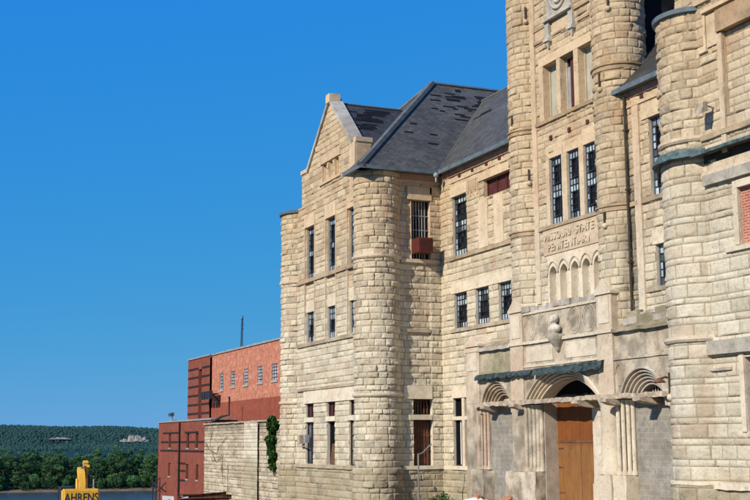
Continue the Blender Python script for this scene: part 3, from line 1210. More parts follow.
M['nichefill'] = simple('mottled_niche_infill', c3(.50, .48, .41), .9, .1, 0., .35, 6.)
objs('niche_infill', bm, M['nichefill'], arc_)
# upper tower sides and roof (above the main roof)
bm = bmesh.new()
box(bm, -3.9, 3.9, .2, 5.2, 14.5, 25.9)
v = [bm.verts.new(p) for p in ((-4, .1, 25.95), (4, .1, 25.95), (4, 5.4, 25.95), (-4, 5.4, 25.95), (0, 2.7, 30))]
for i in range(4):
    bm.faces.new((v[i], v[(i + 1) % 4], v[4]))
obj('tower_core', bm, M['slate_shade'], B)


# ------------------------------------------------------------------ roofs
def roof_poly(name, pts, mat, parent=B, thick=.12):
    """one flat roof slope with UVs laid out in metres along its eave"""
    P = [Vector(p) for p in pts]
    n = (P[1] - P[0]).cross(P[2] - P[0]).normalized()
    if n.z < 0:
        P.reverse()
        n = -n
    e = Vector((0, 0, 1)).cross(n).normalized()
    s = n.cross(e)
    me = bpy.data.meshes.new(name)
    V = P + [p - n * thick for p in P]
    k = len(P)
    F = [tuple(range(k)), tuple(range(2 * k - 1, k - 1, -1))] + [(i, i + k, (i + 1) % k + k, (i + 1) % k) for i in range(k)]
    me.from_pydata([tuple(v) for v in V], [], F)
    uv = me.uv_layers.new(name='UVMap')
    for l in me.loops:
        co = V[l.vertex_index]
        uv.data[l.index].uv = (co.dot(e), co.dot(s))
    o = link(name, me, mat, parent)
    return o, (P, n, e, s)


def inside_poly(p, P, n, margin):
    for i in range(len(P)):
        d = P[(i + 1) % len(P)] - P[i]
        if n.cross(d).normalized().dot(p - P[i]) < margin:
            return False
    return True


def missing_slates(info, parent, clusters, seed):
    P, n, e, s = info
    rnd = random.Random(seed)
    me = parent.data
    bm = bmesh.new()
    bm.from_mesh(me)
    o = P[0]
    for (c, ru, rs, cnt, lmax) in clusters:
        c = Vector(c)
        c = c - n * (c - o).dot(n)
        for _ in range(cnt):
            du_, ds = rnd.gauss(0, ru), rnd.gauss(0, rs)
            base = c.dot(s) + ds
            base = round(base / .19) * .19
            p = c + e * du_ + s * (base - c.dot(s))
            rows = 1 if rnd.random() < .75 else 2
            x = 0.
            L = rnd.uniform(.25, lmax)
            q = []
            a = p - e * L / 2
            b = p + e * L / 2
            hh = .15 * rows
            j = [rnd.uniform(-.03, .03) for _ in range(4)]
            pts = [a + e * j[0], b + e * j[1], b + e * j[2] + s * hh, a + e * j[3] + s * hh]
            if not all(inside_poly(t_, P, n, .25) for t_ in pts):
                continue
            off = n * rnd.uniform(.006, .012)
            bm.faces.new([bm.verts.new(t + off) for t in pts]).material_index = 1
    bm.to_mesh(me)
    bm.free()
    me.materials.append(M['felt'])


WX = -18.0
EZ = 16.5
PKY, PKZ = 2.5, 23.35
for sgn in (-1, 1):                       # left wing, then its mirror on the right
    m_ = lambda x, y, z: (x * -sgn, y, z)
    e_in, e_out = (-11.62 if sgn == -1 else -12.0), -23.9
    pk = m_(WX, PKY, PKZ)
    pb = m_(WX, 26., PKZ)
    FRONT = -4.75 if sgn == -1 else -3.4
    ci, co_ = m_(e_in, FRONT, EZ), m_(e_out, FRONT, EZ)
    bi, bo = m_(e_in, 26., EZ), m_(e_out, 26., EZ)
    o1, inf = roof_poly('roof', [ci, bi, pb, pk], M['slate'])
    if sgn == -1:
        missing_slates(inf, o1, [((-16.6, 3.2, 22.), 1.2, .75, 24, 1.), ((-16.7, 5.9, 22.2), .8, .45, 30, .8), ((-15.8, 6.3, 21.1), .7, .5, 20, .8), ((-15.6, 3.9, 20.9), 1.1, .6, 10, .9), ((-14.6, 1.6, 19.6), 1.2, .6, 4, .9), ((-13.5, -.6, 18.6), 1.5, .8, 2, .7)], 3)
    FY = FRONT
    kz = (PKZ - EZ) / (PKY - FRONT)
    zf = EZ + max(.01, -3.38 - FRONT) * kz
    o2, inf2 = roof_poly('roof', [m_(-13.97, FY, EZ), ci, pk, m_(-22.8, -3.38, zf), m_(-13.97, -3.38, zf)], M['slate'])
    roof_poly('roof', [bo, m_(e_out, -3.38, EZ), m_(-22.8, -3.38, EZ + (e_out + 22.8) / (e_out - WX) * (PKZ - EZ)), pk, pb], M['slate'])
    # gable roof in front of the hip
    gx, gz = GX, 21.42
    fy = -3.4
    slope = .944
    hip_y = lambda z: FRONT + (z - EZ) / kz
    zlow = EZ + max(.02, fy - FRONT) * kz
    dx = (gz - zlow) / RAKE
    o3, inf3 = roof_poly('roof', [m_(gx, fy, gz), m_(gx, hip_y(gz), gz), m_(gx + dx, fy, zlow)], M['slate_dark'])
    if sgn == -1:
        missing_slates(inf3, o3, [((-16.6, -2.4, 20.4), .7, .45, 34, 1.1), ((-15.8, -2.7, 19.6), .5, .3, 14, .9), ((-17.2, -1.2, 21.), .6, .25, 14, .9)], 5)
    roof_poly('roof', [m_(gx, fy, gz), m_(gx, hip_y(gz), gz), m_(gx - dx, fy, zlow)], M['slate_dark'])
    # ridge and hip metal
    bm = bmesh.new()
    tube(bm, [ci, pk], .19, 6)
    tube(bm, [m_(-22.8, -3.38, zf), pk], .13, 6)
    tube(bm, [pk, pb], .12, 6)
    tube(bm, [m_(gx, fy, gz + .02), m_(gx, hip_y(gz) - .05, gz + .02)], .07, 6)
    objs('ridge_cap', bm, M['ridgemetal'], B)
    # fascia and soffit
    bm = bmesh.new()
    for a, b, w_ in ((ci, (bi[0], -.45, EZ), 1), (m_(-13.97, FRONT, EZ), ci, 0), (m_(e_out, -3.6, EZ), m_(e_out, 24., EZ), 2)):
        a, b = Vector(a), Vector(b)
        d = (b - a).normalized()
        nrm = Vector((d.y, -d.x, 0)).normalized()
        for lo, hi, t0, t1 in ((-.14, .06, -.0, .06), (-.12, -.06, -.7, -.002)):
            want = Vector((0, -1, 0)) if w_ == 0 else (Vector(m_(1, 0, 0)) if w_ == 1 else Vector(m_(-1, 0, 0)))
            sg = nrm if nrm.dot(want) > 0 else -nrm
            pts = [a + sg * t0, b + sg * t0, b + sg * t1, a + sg * t1]
            add_hexa(bm, [p + Vector((0, 0, lo)) for p in pts] + [p + Vector((0, 0, hi)) for p in pts])
    objs('eave_fascia', bm, M['leadfascia'], B)
    # outer and back walls of the wing
    bm = bmesh.new()
    for x in (-24.05,):
        q = [m_(x, -3.2, ZB), m_(x, 25.5, ZB), m_(x, 25.5, 16.5), m_(x, -3.2, 16.5)]
        bm.faces.new([bm.verts.new(p) for p in q])
    q = [m_(-24.05, 25.5, ZB), m_(-11.93, 25.5, ZB), m_(-11.93, 25.5, 16.5), m_(-24.05, 25.5, 16.5)]
    bm.faces.new([bm.verts.new(p) for p in q])
    obj('back_wall', bm, M['smooth'], B)

# main roof either side of the tower
RY, RZ = 5.25, 22.3
ME = -.38
o4, _ = roof_poly('roof', [(-11.62, ME, EZ), (-3.6, ME, EZ), (-3.6, RY, RZ), (-17.0, RY, RZ)], M['slate'])
missing_slates((_[0], _[1], _[2], _[3]), o4, [((-13.2, 3.4, 20.6), .5, .3, 3, 1.3)], 9)
roof_poly('roof', [(3.6, ME, EZ), (11.4, ME, EZ), (17.0, RY, RZ), (3.6, RY, RZ)], M['slate_dark'])
roof_poly('roof', [(-17., RY, RZ), (17., RY, RZ), (17., 12., EZ), (-17., 12., EZ)], M['slate'])
bm = bmesh.new()
for a, b in ((-11.55, -4.0), (4.0, 11.55)):
    box(bm, a, b, ME - .06, ME, EZ - .15, EZ + .05)
    box(bm, a, b, ME, -.02, EZ - .12, EZ - .06)
objs('eave_fascia', bm, M['leadfascia'], B)
bm = bmesh.new()
tube(bm, [(-17., RY, RZ), (-3.6, RY, RZ)], .1, 6)
tube(bm, [(3.6, RY, RZ), (17., RY, RZ)], .1, 6)
objs('ridge_cap', bm, M['ridgemetal'], B)
bm = bmesh.new()
tube(bm, [(-11.55, -.38, EZ + .02), (-17.1, RY + .1, RZ + .05)], .045, 5)
obj('valley_metal', bm, M['ridgemetal'], B)
bm = bmesh.new()
bmesh.ops.create_icosphere(bm, subdivisions=2, radius=.14, matrix=Matrix.Translation((-11.4, -.62, 16.25)))
tube(bm, [(-11.4, -.62, 16.4), (-11.4, -.62, 15.9)], .05, 8)
obj('rain_spout', bm, M['bars'], B)


# ------------------------------------------------------------------ front of the right wing
rh = [(15.2, 21.6, 12.42, 15.02), (15.52, 17.4, 8.36, 10.07), (18.4, 20.4, 8.36, 10.07), (15.42, 17.2, 2.9, 5.06), (18.5, 20.4, 2.9, 5.06)]


def right_recess(U, Z):
    return .05 * (Z < 1.35) - .04 * ((U > 15.05) & (Z > 8.3) & (Z < 10.4))


ashlar('front_wall', M['stone'], B, front(-4.), 12.97, 17.5, 11.2, 21.0, 81, holes=rh, inside=lambda u, z: z < 21.4 - RAKE * np.abs(u - 17.75), bulge=.045)
ashlar('front_wall', M['pale'], B, front(-4.), 12.97, 17.5, ZB, 11.2, 82, holes=rh, recess=right_recess, pattern=((.42, .02), (.20, .02)), blen=(.6, 1.05), bulge=.035)
ashlar('front_wall', M['stone'], B, front(-4.), 17.5, 24.1, ZB, 21.5, 83, holes=rh, coarse=2., inside=lambda u, z: (z < 21.4 - RAKE * np.abs(u - 17.75)))
strip('lintel', M['belt'], [(fg, 15.02, 21.8, -.1, .14, 15.03, 15.72)], .3, .012)
strip('stone_panel', M['smooth'], [(fg, 14.52, 15.0, -.1, .06, 14.70, 15.72)])
strip('moulding', M['smoothpale'], [(fg, 14.40, 14.50, -.1, .10, 14.6, 15.8), (fg, 14.1, 14.39, -.1, .09, 14.6, 14.68), (fg, 14.4, 21.8, -.1, .17, 15.81, 15.93)])
strip('pilaster', M['smooth'], [(fg, 14.98, 15.19, -.2, .07, 11.25, 15.0)])
ashlar('infill_masonry', M['pale'], B, front(-3.88), 15.2, 21.6, 12.42, 15.02, 84, pattern=((.27, .02),), blen=(.5, .75), bulge=.012)
strip('string_course', M['belt'], [(fg, 14.0, 23.9, -.1, .10, 11.82, 11.98)], .3, .015)
strip('lintel', M['greystone'], [(fg, 14.1, 22., -.1, .16, 10.38, 10.70)], .3, .015)
strip('moulding', M['smooth'], [(fg, 14.0, 22., -.1, .10, 10.72, 10.82), (fg, 14.5, 22., -.1, .05, 10.83, 11.05)])
strip('jamb', M['smooth'], [(fg, 15.3, 15.51, -.3, .04, 8.38, 10.3), (fg, 15.51, 18.4, -.3, .06, 10.08, 10.3), (fg, 15.2, 15.41, -.3, .05, 2.9, 5.2)])
strip('sill_course', M['smooth'], [(fg, 14.9, 21., -.2, .09, 8.2, 8.345)])
strip('lintel', M['greystone'], [(fg, 13.92, 22., -.1, .17, 5.20, 5.62)], .3, .015)
strip('infill_brick', M['infillbrick'], [(fg, 15.52, 17.4, -.25, -.12, 8.36, 10.07), (fg, 18.4, 20.4, -.25, -.12, 8.36, 10.07)])
for a, b in ((15.42, 17.2), (18.5, 20.4)):
    plain_window(fg, a, b, 2.9, 5.06, .5, 'black', mull=1)
strip('pipe_rail', M['greystone'], [(fg, 12.9, 14.9, .0, .09, 4.72, 4.80)])
strip('plinth_cap', M['pale'], [(fg, 13.9, 23., -.2, .17, 1.22, 1.42)], .3, .03)
strip('gap_shade_strip', M['slitshade'], [(fg, 14.05, 23.2, -.1, .03, 11.08, 11.34)], .2, .02)  # raised dark strip stands for the shadow gap below the flashing
# copper flashing on the turret and along the wall
bm = bmesh.new()
lathe(bm, CR, -3.28, [(1.22, 11.66), (1.36, 11.62), (1.50, 11.44), (1.52, 11.34), (1.46, 11.30), (1.2, 11.42)], 72, -PI * 1.25, -PI * .18)
roughen(bm, .035, 2.2, 4)
fl_o = obj('copper_flashing', bm, M['teal'], B)
bm = bmesh.new()
subdiv_box(bm, 13.85, 23.5, -4.42, -4.0, 11.36, 11.46, .25)
for v in bm.verts:
    v.co.z += (v.co.y + 4.2) * .25
recalc(bm)
roughen(bm, .02, 2.)
obj('copper_flashing', bm, M['teal'], B)
ring(CR, -3.28, 1.23, 1.36, .2, .14, 'pale', 'plinth_cap', .02)
# mirrored gable coping and kneelers
bm = bmesh.new()
for s, lim in ((-1, 3.4), (1, 3.55)):
    for k in range(6):
        a, b = lim * k / 6, lim * (k + 1) / 6 - .012
        za, zb = zt - RAKE * a, zt - RAKE * b
        xa, xb = 17.75 + s * a, 17.75 + s * b
        add_hexa(bm, [(xa, -4.13, za - .06), (xb, -4.13, zb - .06), (xb, -3.35, zb - .06), (xa, -3.35, za - .06),
                      (xa, -4.13, za + .2), (xb, -4.13, zb + .2), (xb, -3.35, zb + .2), (xa, -3.35, za + .2)])
obj('gable_coping', bm, M['greystone'], B)
bm = bmesh.new()
box(bm, 13.95, 14.75, -4.1, -3.15, 16.2, 18.35)
box(bm, 21.15, 21.9, -4.1, -3.15, 15.2, 18.3)
objs('kneeler', bm, M['stone'], B)


# ------------------------------------------------------------------ entrance portal
fp = fl(-.65)


def arch_wall(bm, x0, x1, z1, cx, cz, rad, zmin, y0, y1, n=40):
    """solid between an arch curve and the level z1"""
    xs = [x0 + (x1 - x0) * i / n for i in range(n + 1)]

    def za(x):
        q = rad * rad - (x - cx) ** 2
        return max(zmin, cz + math.sqrt(q)) if q > 0 else zmin
    for a, b in zip(xs, xs[1:]):
        add_hexa(bm, [(a, y0, za(a)), (b, y0, za(b)), (b, y1, za(b)), (a, y1, za(a)), (a, y0, z1), (b, y0, z1), (b, y1, z1), (a, y1, z1)])
    bmesh.ops.remove_doubles(bm, verts=bm.verts[:], dist=.0005)
    # interior walls between neighbours
    dead = [f for f in bm.faces if len(f.verts) == 4 and abs(f.normal.x) > .99 and x0 + .01 < f.calc_center_median().x < x1 - .01]
    bmesh.ops.delete(bm, geom=dead, context='FACES')


def archivolt(bm, cx, cz, prof, zmin, n=56):
    """prof: (radius, y) turned about the axis of the arch, cut off below zmin"""
    rings = []
    for k in range(n + 1):
        row = []
        for r_, y in prof:
            s0 = math.asin(max(-1, min(1, (zmin - cz) / r_)))
            a = PI - s0 - (PI - 2 * s0) * k / n
            row.append(bm.verts.new((cx + r_ * math.cos(a), y, cz + r_ * math.sin(a))))
        rings.append(row)
    for q, w in zip(rings, rings[1:]):
        for i in range(len(prof) - 1):
            bm.faces.new((q[i], w[i], w[i + 1], q[i + 1]))


def rolls(r0, r1, y0, y1, n):
    """stepped roll mouldings from the outer edge (r0, y0) to the inner edge (r1, y1)"""
    p = []
    dr, dy = (r0 - r1) / n, (y1 - y0) / n
    for k in range(n):
        r_, y = r0 - dr * k, y0 + dy * k
        for a in (0, 45, 90, 135, 180):
            rad = dr * .34
            p.append((r_ - dr * .36 + rad * math.cos(R(a)), y - rad * .95 * math.sin(R(a))))
        p += [(r_ - dr * .74, y + dy * .8 + .10), (r_ - dr * .97, y + dy * .85 + .10)]
    return p


bm = bmesh.new()
box(bm, -2.9, 2.95, -.64, .0, 5.82, 8.2)
P0 = obj('entrance_portal', bm, M['portal'], B)
P0['label'] = 'carved triple arched stone entrance porch'
SUB = lambda name, bm, mat, smooth=False: obj(name, bm, M[mat], P0, smooth)
SUBS = lambda name, bm, mat, smooth=False: objs(name, bm, M[mat], P0, smooth)

ARCH = dict(left=(-5.48, 3.9, 1.5), right=(5.72, 3.9, 1.5))
bm = bmesh.new()
arch_wall(bm, -2.9, 2.95, 5.818, .05, 1.97, 3.8, 3.9, -.65, .0)
SUB('arch_wall', bm, 'portal')
bm = bmesh.new()
arch_wall(bm, -6.98, -4.02, 5.70, -5.48, 3.9, 1.5, 3.9, -.65, .0)
SUB('arch_wall', bm, 'portal')
bm = bmesh.new()
arch_wall(bm, 4.0, 7.6, 5.72, 5.72, 3.9, 1.5, 3.9, -.65, .0)
SUB('arch_wall', bm, 'portal')
for (cx, cz, r0, r1, y1, n, zm, m_) in ((.05, 1.97, 3.8, 3.22, -.2, 5, 3.9, 'smooth'), (-5.48, 3.9, 1.5, .80, -.1, 6, 3.92, 'portal'), (5.72, 3.9, 1.5, .80, -.1, 6, 3.92, 'greystone')):
    bm = bmesh.new()
    archivolt(bm, cx, cz, [(r0 + .02, -.62)] + rolls(r0, r1, -.68, y1, n) + [(r1, y1), (r1, .3)], zm)
    SUB('archivolt', bm, m_, False)
# dark tympana
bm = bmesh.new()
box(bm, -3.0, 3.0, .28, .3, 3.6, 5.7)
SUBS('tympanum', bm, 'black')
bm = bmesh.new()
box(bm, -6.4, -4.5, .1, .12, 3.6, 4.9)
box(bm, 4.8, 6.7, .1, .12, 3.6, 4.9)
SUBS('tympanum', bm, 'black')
bm = bmesh.new()
for k in range(9):
    x = 5.1 + k * .16
    tube(bm, [(x, .06, 4.0), (x, .06, 3.9 + math.sqrt(max(.04, .64 - (x - 5.72) ** 2)))], .025, 6)
SUB('spindle_screen', bm, 'timber')


# piers, each with a pinnacle
def pier(x0, x1, z0, z1, zp, out=.06, base=None):
    bm = bmesh.new()
    box(bm, x0, x1, -.65 - out, .0, z0, z1)
    o = SUB('pier', bm, 'pinkstone')
    bm = bmesh.new()
    box(bm, x0 + .16, x1 - .16, -.65 - out - .03, -.65 - out + .01, z1 - 1.15, z1 - .15)
    box(bm, x0 - .05, x1 + .05, -.65 - out - .06, .0, 6.84, 7.0)
    objs('pier_panel', bm, M['smooth'], P0)
    bm = bmesh.new()
    c = (x0 + x1) / 2
    box(bm, x0 - .06, x1 + .06, -.65 - out - .07, .0, z1 + .002, z1 + .1)
    y0, y1 = -.65 - out - .07, .0
    w = (x1 - x0) / 2 + .06
    pts = [(c - w, y0, z1 + .102), (c + w, y0, z1 + .102), (c, y0, zp), (c - w, y1, z1 + .102), (c + w, y1, z1 + .102), (c, y1, zp)]
    v = [bm.verts.new(p) for p in pts]
    for f in ((0, 1, 2), (5, 4, 3), (0, 2, 5, 3), (2, 1, 4, 5), (1, 0, 3, 4)):
        bm.faces.new([v[i] for i in f])
    SUB('pinnacle', bm, 'smooth')


pier(-4.0, -2.9, 4.42, 8.32, 8.95)
pier(2.95, 3.98, 4.42, 8.38, 9.02)
pier(-8.3, -6.98, 4.42, 7.1, 7.62)
pier(7.6, 8.5, 4.42, 7.1, 7.62)
bm = bmesh.new()
box(bm, -8.3, -6.98, -.70, .0, 1.36, 4.41)
box(bm, -4.0, -2.9, -.68, .0, 1.36, 4.41)
box(bm, 7.6, 8.5, -.68, .0, 1.36, 4.41)
SUBS('pier', bm, 'portal')

# centre parapet: oval tracery, cornices and lower panel
bm = bmesh.new()
for x in (-2.28, -1.2, 1.22, 2.32):
    for rx, rz, t in ((.47, .56, .013), (.33, .42, .007)):
        tube(bm, [(x + rx * math.cos(2 * PI * k / 28), -.655, 7.58 + rz * math.sin(2 * PI * k / 28)) for k in range(29)], t, 6, False)
SUBS('oval_tracery', bm, 'smooth', True)
bm = bmesh.new()
for z0, z1, d in ((8.14, 8.24, .06), (6.84, 6.96, .10), (5.83, 5.93, .05)):
    subdiv_box(bm, -2.9, 2.95, -.64 - d, -.6, z0, z1, .25)
recalc(bm)
roughen(bm, .014, 3.)
SUBS('cornice', bm, 'smooth')
bm = bmesh.new()
for i in range(9):
    a = -2.9 + i * .65
    z = 8.22 + random.uniform(0, .05)
    h = random.uniform(.16, .3)
    subdiv_box(bm, a + .01, min(a + .64, 2.95), -.74 + random.uniform(0, .12), .0, z, z + h, .16)
recalc(bm)
roughen(bm, .05, 2.6, 3)
SUBS('broken_coping', bm, 'greystone')
bm = bmesh.new()
for a, b in ((-2.7, -.5), (.55, 2.75)):
    box(bm, a, b, -.665, -.63, 6.05, 6.7)
SUBS('stone_panel', bm, 'smooth')

# side bays: panel, weathered slope above
for a, b, m1, m2 in ((-6.98, -4.0, 'mossy', 'greystone'), (3.98, 7.6, 'portal', 'mossy')):
    bm = bmesh.new()
    box(bm, a, b, -.60, .0, 5.72, 6.86)
    SUB('bay_panel', bm, m1)
    sl_map = lambda U, H, Z: np.stack([U, -.74 + (Z - LOWZ) * .86 - H * .5, 6.90 + (Z - LOWZ) * .52 + H * .86], -1)
    ashlar('weathered_sill', M['plinth'], P0, sl_map, a + .02, b - .02, LOWZ + .01, LOWZ + .95, int(a * 10) + 200, bulge=.05, blen=(.5, 1.2))
    bm = bmesh.new()
    subdiv_box(bm, a + .02, b - .02, -.78, -.02, 6.80, 6.94, .15)
    recalc(bm)
    roughen(bm, .03, 2.5, 2)
    SUB('sill_edge', bm, m2)
    bm = bmesh.new()
    subdiv_box(bm, a, b, -.70, -.6, 5.74, 5.84, .2)
    recalc(bm)
    roughen(bm, .02, 3.)
    SUB('cornice', bm, m1)
bm = bmesh.new()
for x in (4.3,):
    tube(bm, [(x + .26 * math.cos(2 * PI * k / 20), -.655, 5.15 + .42 * math.sin(2 * PI * k / 20)) for k in range(21)], .03, 6, False)
SUBS('oval_tracery', bm, 'portal')
# sloping shoulder stones between portal and turret
for k, (z0_, y0_, h_) in enumerate(((7.10, -.42, .24), (7.32, -.26, .22))):
    for q in range(4):
        bm = bmesh.new()
        subdiv_box(bm, 4.3 + q * .95, 4.3 + q * .95 + .93, y0_, .06, z0_, z0_ + h_ + .08 * ((q + k) % 2), .14)
        recalc(bm)
        roughen(bm, .05, 2.1, 5 + q)
        SUB('shoulder_stone', bm, 'mossy' if (q + k) % 2 else 'greystone')

# copper flashing over the arches, bent and torn
for a, b, z0, z1, s in ((-7.05, -1.95, 5.50, 5.72, 1), (-1.85, 3.4, 5.40, 5.74, 2)):
    bm = bmesh.new()
    n = int((b - a) / .18)
    pr = [(-.62, z1 + .02), (-.80, z1), (-.92, z0 + .10), (-.94, z0)]
    rows = []
    rnd = random.Random(s)
    for i in range(n + 1):
        x = a + (b - a) * i / n
        k = rnd.uniform(-.05, .05)
        rows.append([bm.verts.new((x, y + rnd.uniform(-.02, .02), z + (k if j == 3 else rnd.uniform(-.012, .012)) + (.05 * (x - a) / (b - a) if s == 2 else 0))) for j, (y, z) in enumerate(pr)])
    for q, w in zip(rows, rows[1:]):
        for j in range(3):
            bm.faces.new((q[j], w[j], w[j + 1], q[j + 1]))
    bmesh.ops.solidify(bm, geom=bm.faces[:], thickness=.02)
    SUB('copper_flashing', bm, 'teal')

# long broken impost ledge with projecting beam ends
bm = bmesh.new()
subdiv_box(bm, -7.1, 7.7, -.94, -.3, 4.24, 4.42, .12)
recalc(bm)
roughen(bm, .055, 2.6, 8)
roughen(bm, .02, 9., 3)
SUB('impost_ledge', bm, 'timber')
for x, l in ((-5.9, .85), (-3.05, .95), (2.05, 1.05), (4.15, 1.15), (6.35, 1.2)):
    bm = bmesh.new()
    subdiv_box(bm, x - .22, x + .22, -.60 - l * .68, -.15, 3.96, 4.23, .14)
    recalc(bm)
    for v in bm.verts:
        t = (v.co.y + .15) / (-.45 - l * .68)
        if v.co.z < 4.15:
            v.co.z += .16 * max(0, t) ** 2
    roughen(bm, .04, 2.4, x)
    SUB('beam_end', bm, 'timber')

# colonettes
def colonette_row(xs, y0, y1, r_, z0, z1, mat):
    bm = bmesh.new()
    n = len(xs)
    for i, x in enumerate(xs):
        y = y0 + (y1 - y0) * i / max(1, n - 1)
        lathe(bm, x, y, [(r_ * 1.35, z0), (r_ * 1.35, z0 + .1), (r_ * 1.05, z0 + .16), (r_, z0 + .22), (r_, z1 - .25), (r_ * 1.1, z1 - .2), (r_ * 1.5, z1)], 14)
    SUBS('colonette', bm, mat, True)


M['redcol'] = make_stone('reddish_stained_colonettes', [(.3, c3(.43, .30, .215)), (.7, c3(.56, .435, .33))], g(.3), warm=False, rock=False, stain=.8)
colonette_row([-7.22, -7.02, -6.82, -6.62], -.66, -.44, .085, 1.36, 4.2, 'redcol')
colonette_row([-2.78, -2.55, -2.32, -2.09, -1.88], -.66, -.44, .10, 1.36, 4.2, 'portal')
colonette_row([4.12, 4.34, 4.56, 4.76], -.66, -.42, .09, 1.36, 4.2, 'smooth')
bm = bmesh.new()
box(bm, -7.3, -6.5, -.40, .0, 1.36, 4.26)
box(bm, -2.9, -1.72, -.38, .2, 1.36, 4.26)
box(bm, 3.98, 4.72, -.36, .0, 1.36, 4.26)
SUBS('jamb', bm, 'portal')
bm = bmesh.new()
box(bm, -1.718, -1.66, -.42, .22, .0, 4.26)
SUB('concrete_jamb', bm, 'concrete')
bm = bmesh.new()
box(bm, 1.80, 2.95, -.3, .25, .0, 4.26)
SUB('jamb', bm, 'smooth')
# big round column right of the door
bm = bmesh.new()
lathe(bm, 3.36, -.42, [(.60, 1.36), (.60, 1.5), (.50, 1.58), (.46, 1.72), (.44, 4.0), (.50, 4.1), (.56, 4.26)], 32)
SUB('column', bm, 'smooth', True)
bm = bmesh.new()
box(bm, 2.75, 3.98, -1.0, .0, .0, 1.0)
v = box(bm, 2.78, 3.96, -.98, .0, 1.002, 1.355)
for q in v[4:]:
    q.co.x = 3.36 + (q.co.x - 3.36) * .9
SUB('column_base', bm, 'smooth')
bm = bmesh.new()
subdiv_box(bm, 4.0, 4.85, -.92, .0, .0, 1.352, .15)
recalc(bm)
roughen(bm, .02, 2.)
SUB('column_base', bm, 'smoothpale')
for a, b in ((-7.5, -6.3), (-4.2, -1.72)):
    bm = bmesh.new()
    subdiv_box(bm, a, b, -.95, -.02, -.8, 1.352, .11)
    recalc(bm)
    roughen(bm, .07, 2.4, a)
    SUB('broken_plinth', bm, 'plinthpatch' if 'plinthpatch' in M else 'portal')
bm = bmesh.new()
box(bm, -8.3, -7.5, -.75, .0, -.8, 1.352)
SUB('broken_plinth', bm, 'plinth')
# block infill of the side doors, plywood over the main door
bm = bmesh.new()
box(bm, -6.52, -4.0, -.37, -.1, -.6, 4.22)
SUB('block_infill', bm, 'cmu')
bm = bmesh.new()
box(bm, 4.70, 7.62, -.36, -.1, -.6, 4.22)
SUB('block_infill', bm, 'cmu')
bm = bmesh.new()
box(bm, -1.66, .105, .20, .24, -.3, 2.6)
box(bm, .125, 1.82, .20, .24, -.3, 2.6)
box(bm, -1.66, .06, .205, .24, 2.61, 4.26)
box(bm, .075, 1.82, .205, .24, 2.61, 4.26)
dr = SUB('plywood_door', bm, 'plywood')
bm = bmesh.new()
box(bm, .10, .14, .19, .199, 1.25, 1.42)
obj('hasp', bm, M['darkmetal'], P0)
for z_ in (.45, 1.5, 2.3):
    for x_, w_ in ((-1.62, .42), (1.38, .42)):
        bm = bmesh.new()
        box(bm, x_, x_ + w_, .188, .199, z_, z_ + .07)
        obj('strap_hinge', bm, M['rust'], P0)
bm = bmesh.new()
box(bm, -1.66, 1.8, .176, .2, 2.58, 2.68)
obj('door_batten', bm, M['brownboard'], P0)
bm = bmesh.new()
box(bm, .12, .15, .186, .199, -.3, 2.55)
obj('door_batten', bm, M['brownboard'], P0)
bm = bmesh.new()
box(bm, -1.7, 1.85, .245, .28, -.3, 4.3)
SUB('door_backing', bm, 'black')
bm = bmesh.new()
subdiv_box(bm, -4.6, 7.7, -2.4, .3, -.9, -.02, .5)
SUB('entrance_step', bm, 'concrete')

M['bustmarble'] = make_stone('weathered_bust_stone', [(.3, c3(.50, .45, .38)), (.7, c3(.66, .61, .52))], g(.3), warm=False, rock=False, stain=.6)
# bust on its bracket
bm = bmesh.new()
n = 20
lathe(bm, 0, -.70, [(.02, 6.35), (.10, 6.42), (.16, 6.55), (.30, 6.72), (.40, 6.86), (.44, 6.96), (.44, 7.08), (.20, 7.09)], n)
SUB('bust_bracket', bm, 'greystone')
bm = bmesh.new()
for (c_, r_) in (((0, -.82, 7.26), (.30, .20, .16)), ((0, -.84, 7.42), (.40, .20, .15)), ((-.30, -.84, 7.36), (.13, .15, .17)), ((.30, -.84, 7.36), (.13, .15, .17)), ((0, -.86, 7.58), (.11, .11, .16)),
                 ((0, -.90, 7.81), (.155, .185, .21)), ((0, -.80, 7.86), (.18, .17, .20)), ((0, -1.08, 7.80), (.03, .05, .05)), ((0, -1.05, 7.70), (.075, .05, .05)), ((-.16, -.86, 7.80), (.03, .05, .06)), ((.16, -.86, 7.80), (.03, .05, .06)), ((0, -.94, 7.34), (.26, .12, .14)), ((0, -.8, 7.13), (.2, .16, .08))):
    bmesh.ops.create_icosphere(bm, subdivisions=3, radius=1., matrix=Matrix.Translation(c_) @ Matrix.Diagonal((*r_, 1.)))
bust = SUB('bust', bm, 'bustmarble', True)
rm = bust.modifiers.new('join', 'REMESH')
rm.mode = 'VOXEL'
rm.voxel_size = .026
rm.use_smooth_shade = True
dg = bpy.context.evaluated_depsgraph_get()
dg.update()
me = bpy.data.meshes.new_from_object(bust.evaluated_get(dg))
bust.modifiers.clear()
bust.data = me
me.transform(Matrix.Translation((0, -.78, 7.08)) @ Matrix.Diagonal((.84, .9, .86, 1.)) @ Matrix.Translation((0, .78, -7.08)))
if not me.materials:
    me.materials.append(M['bustmarble'])

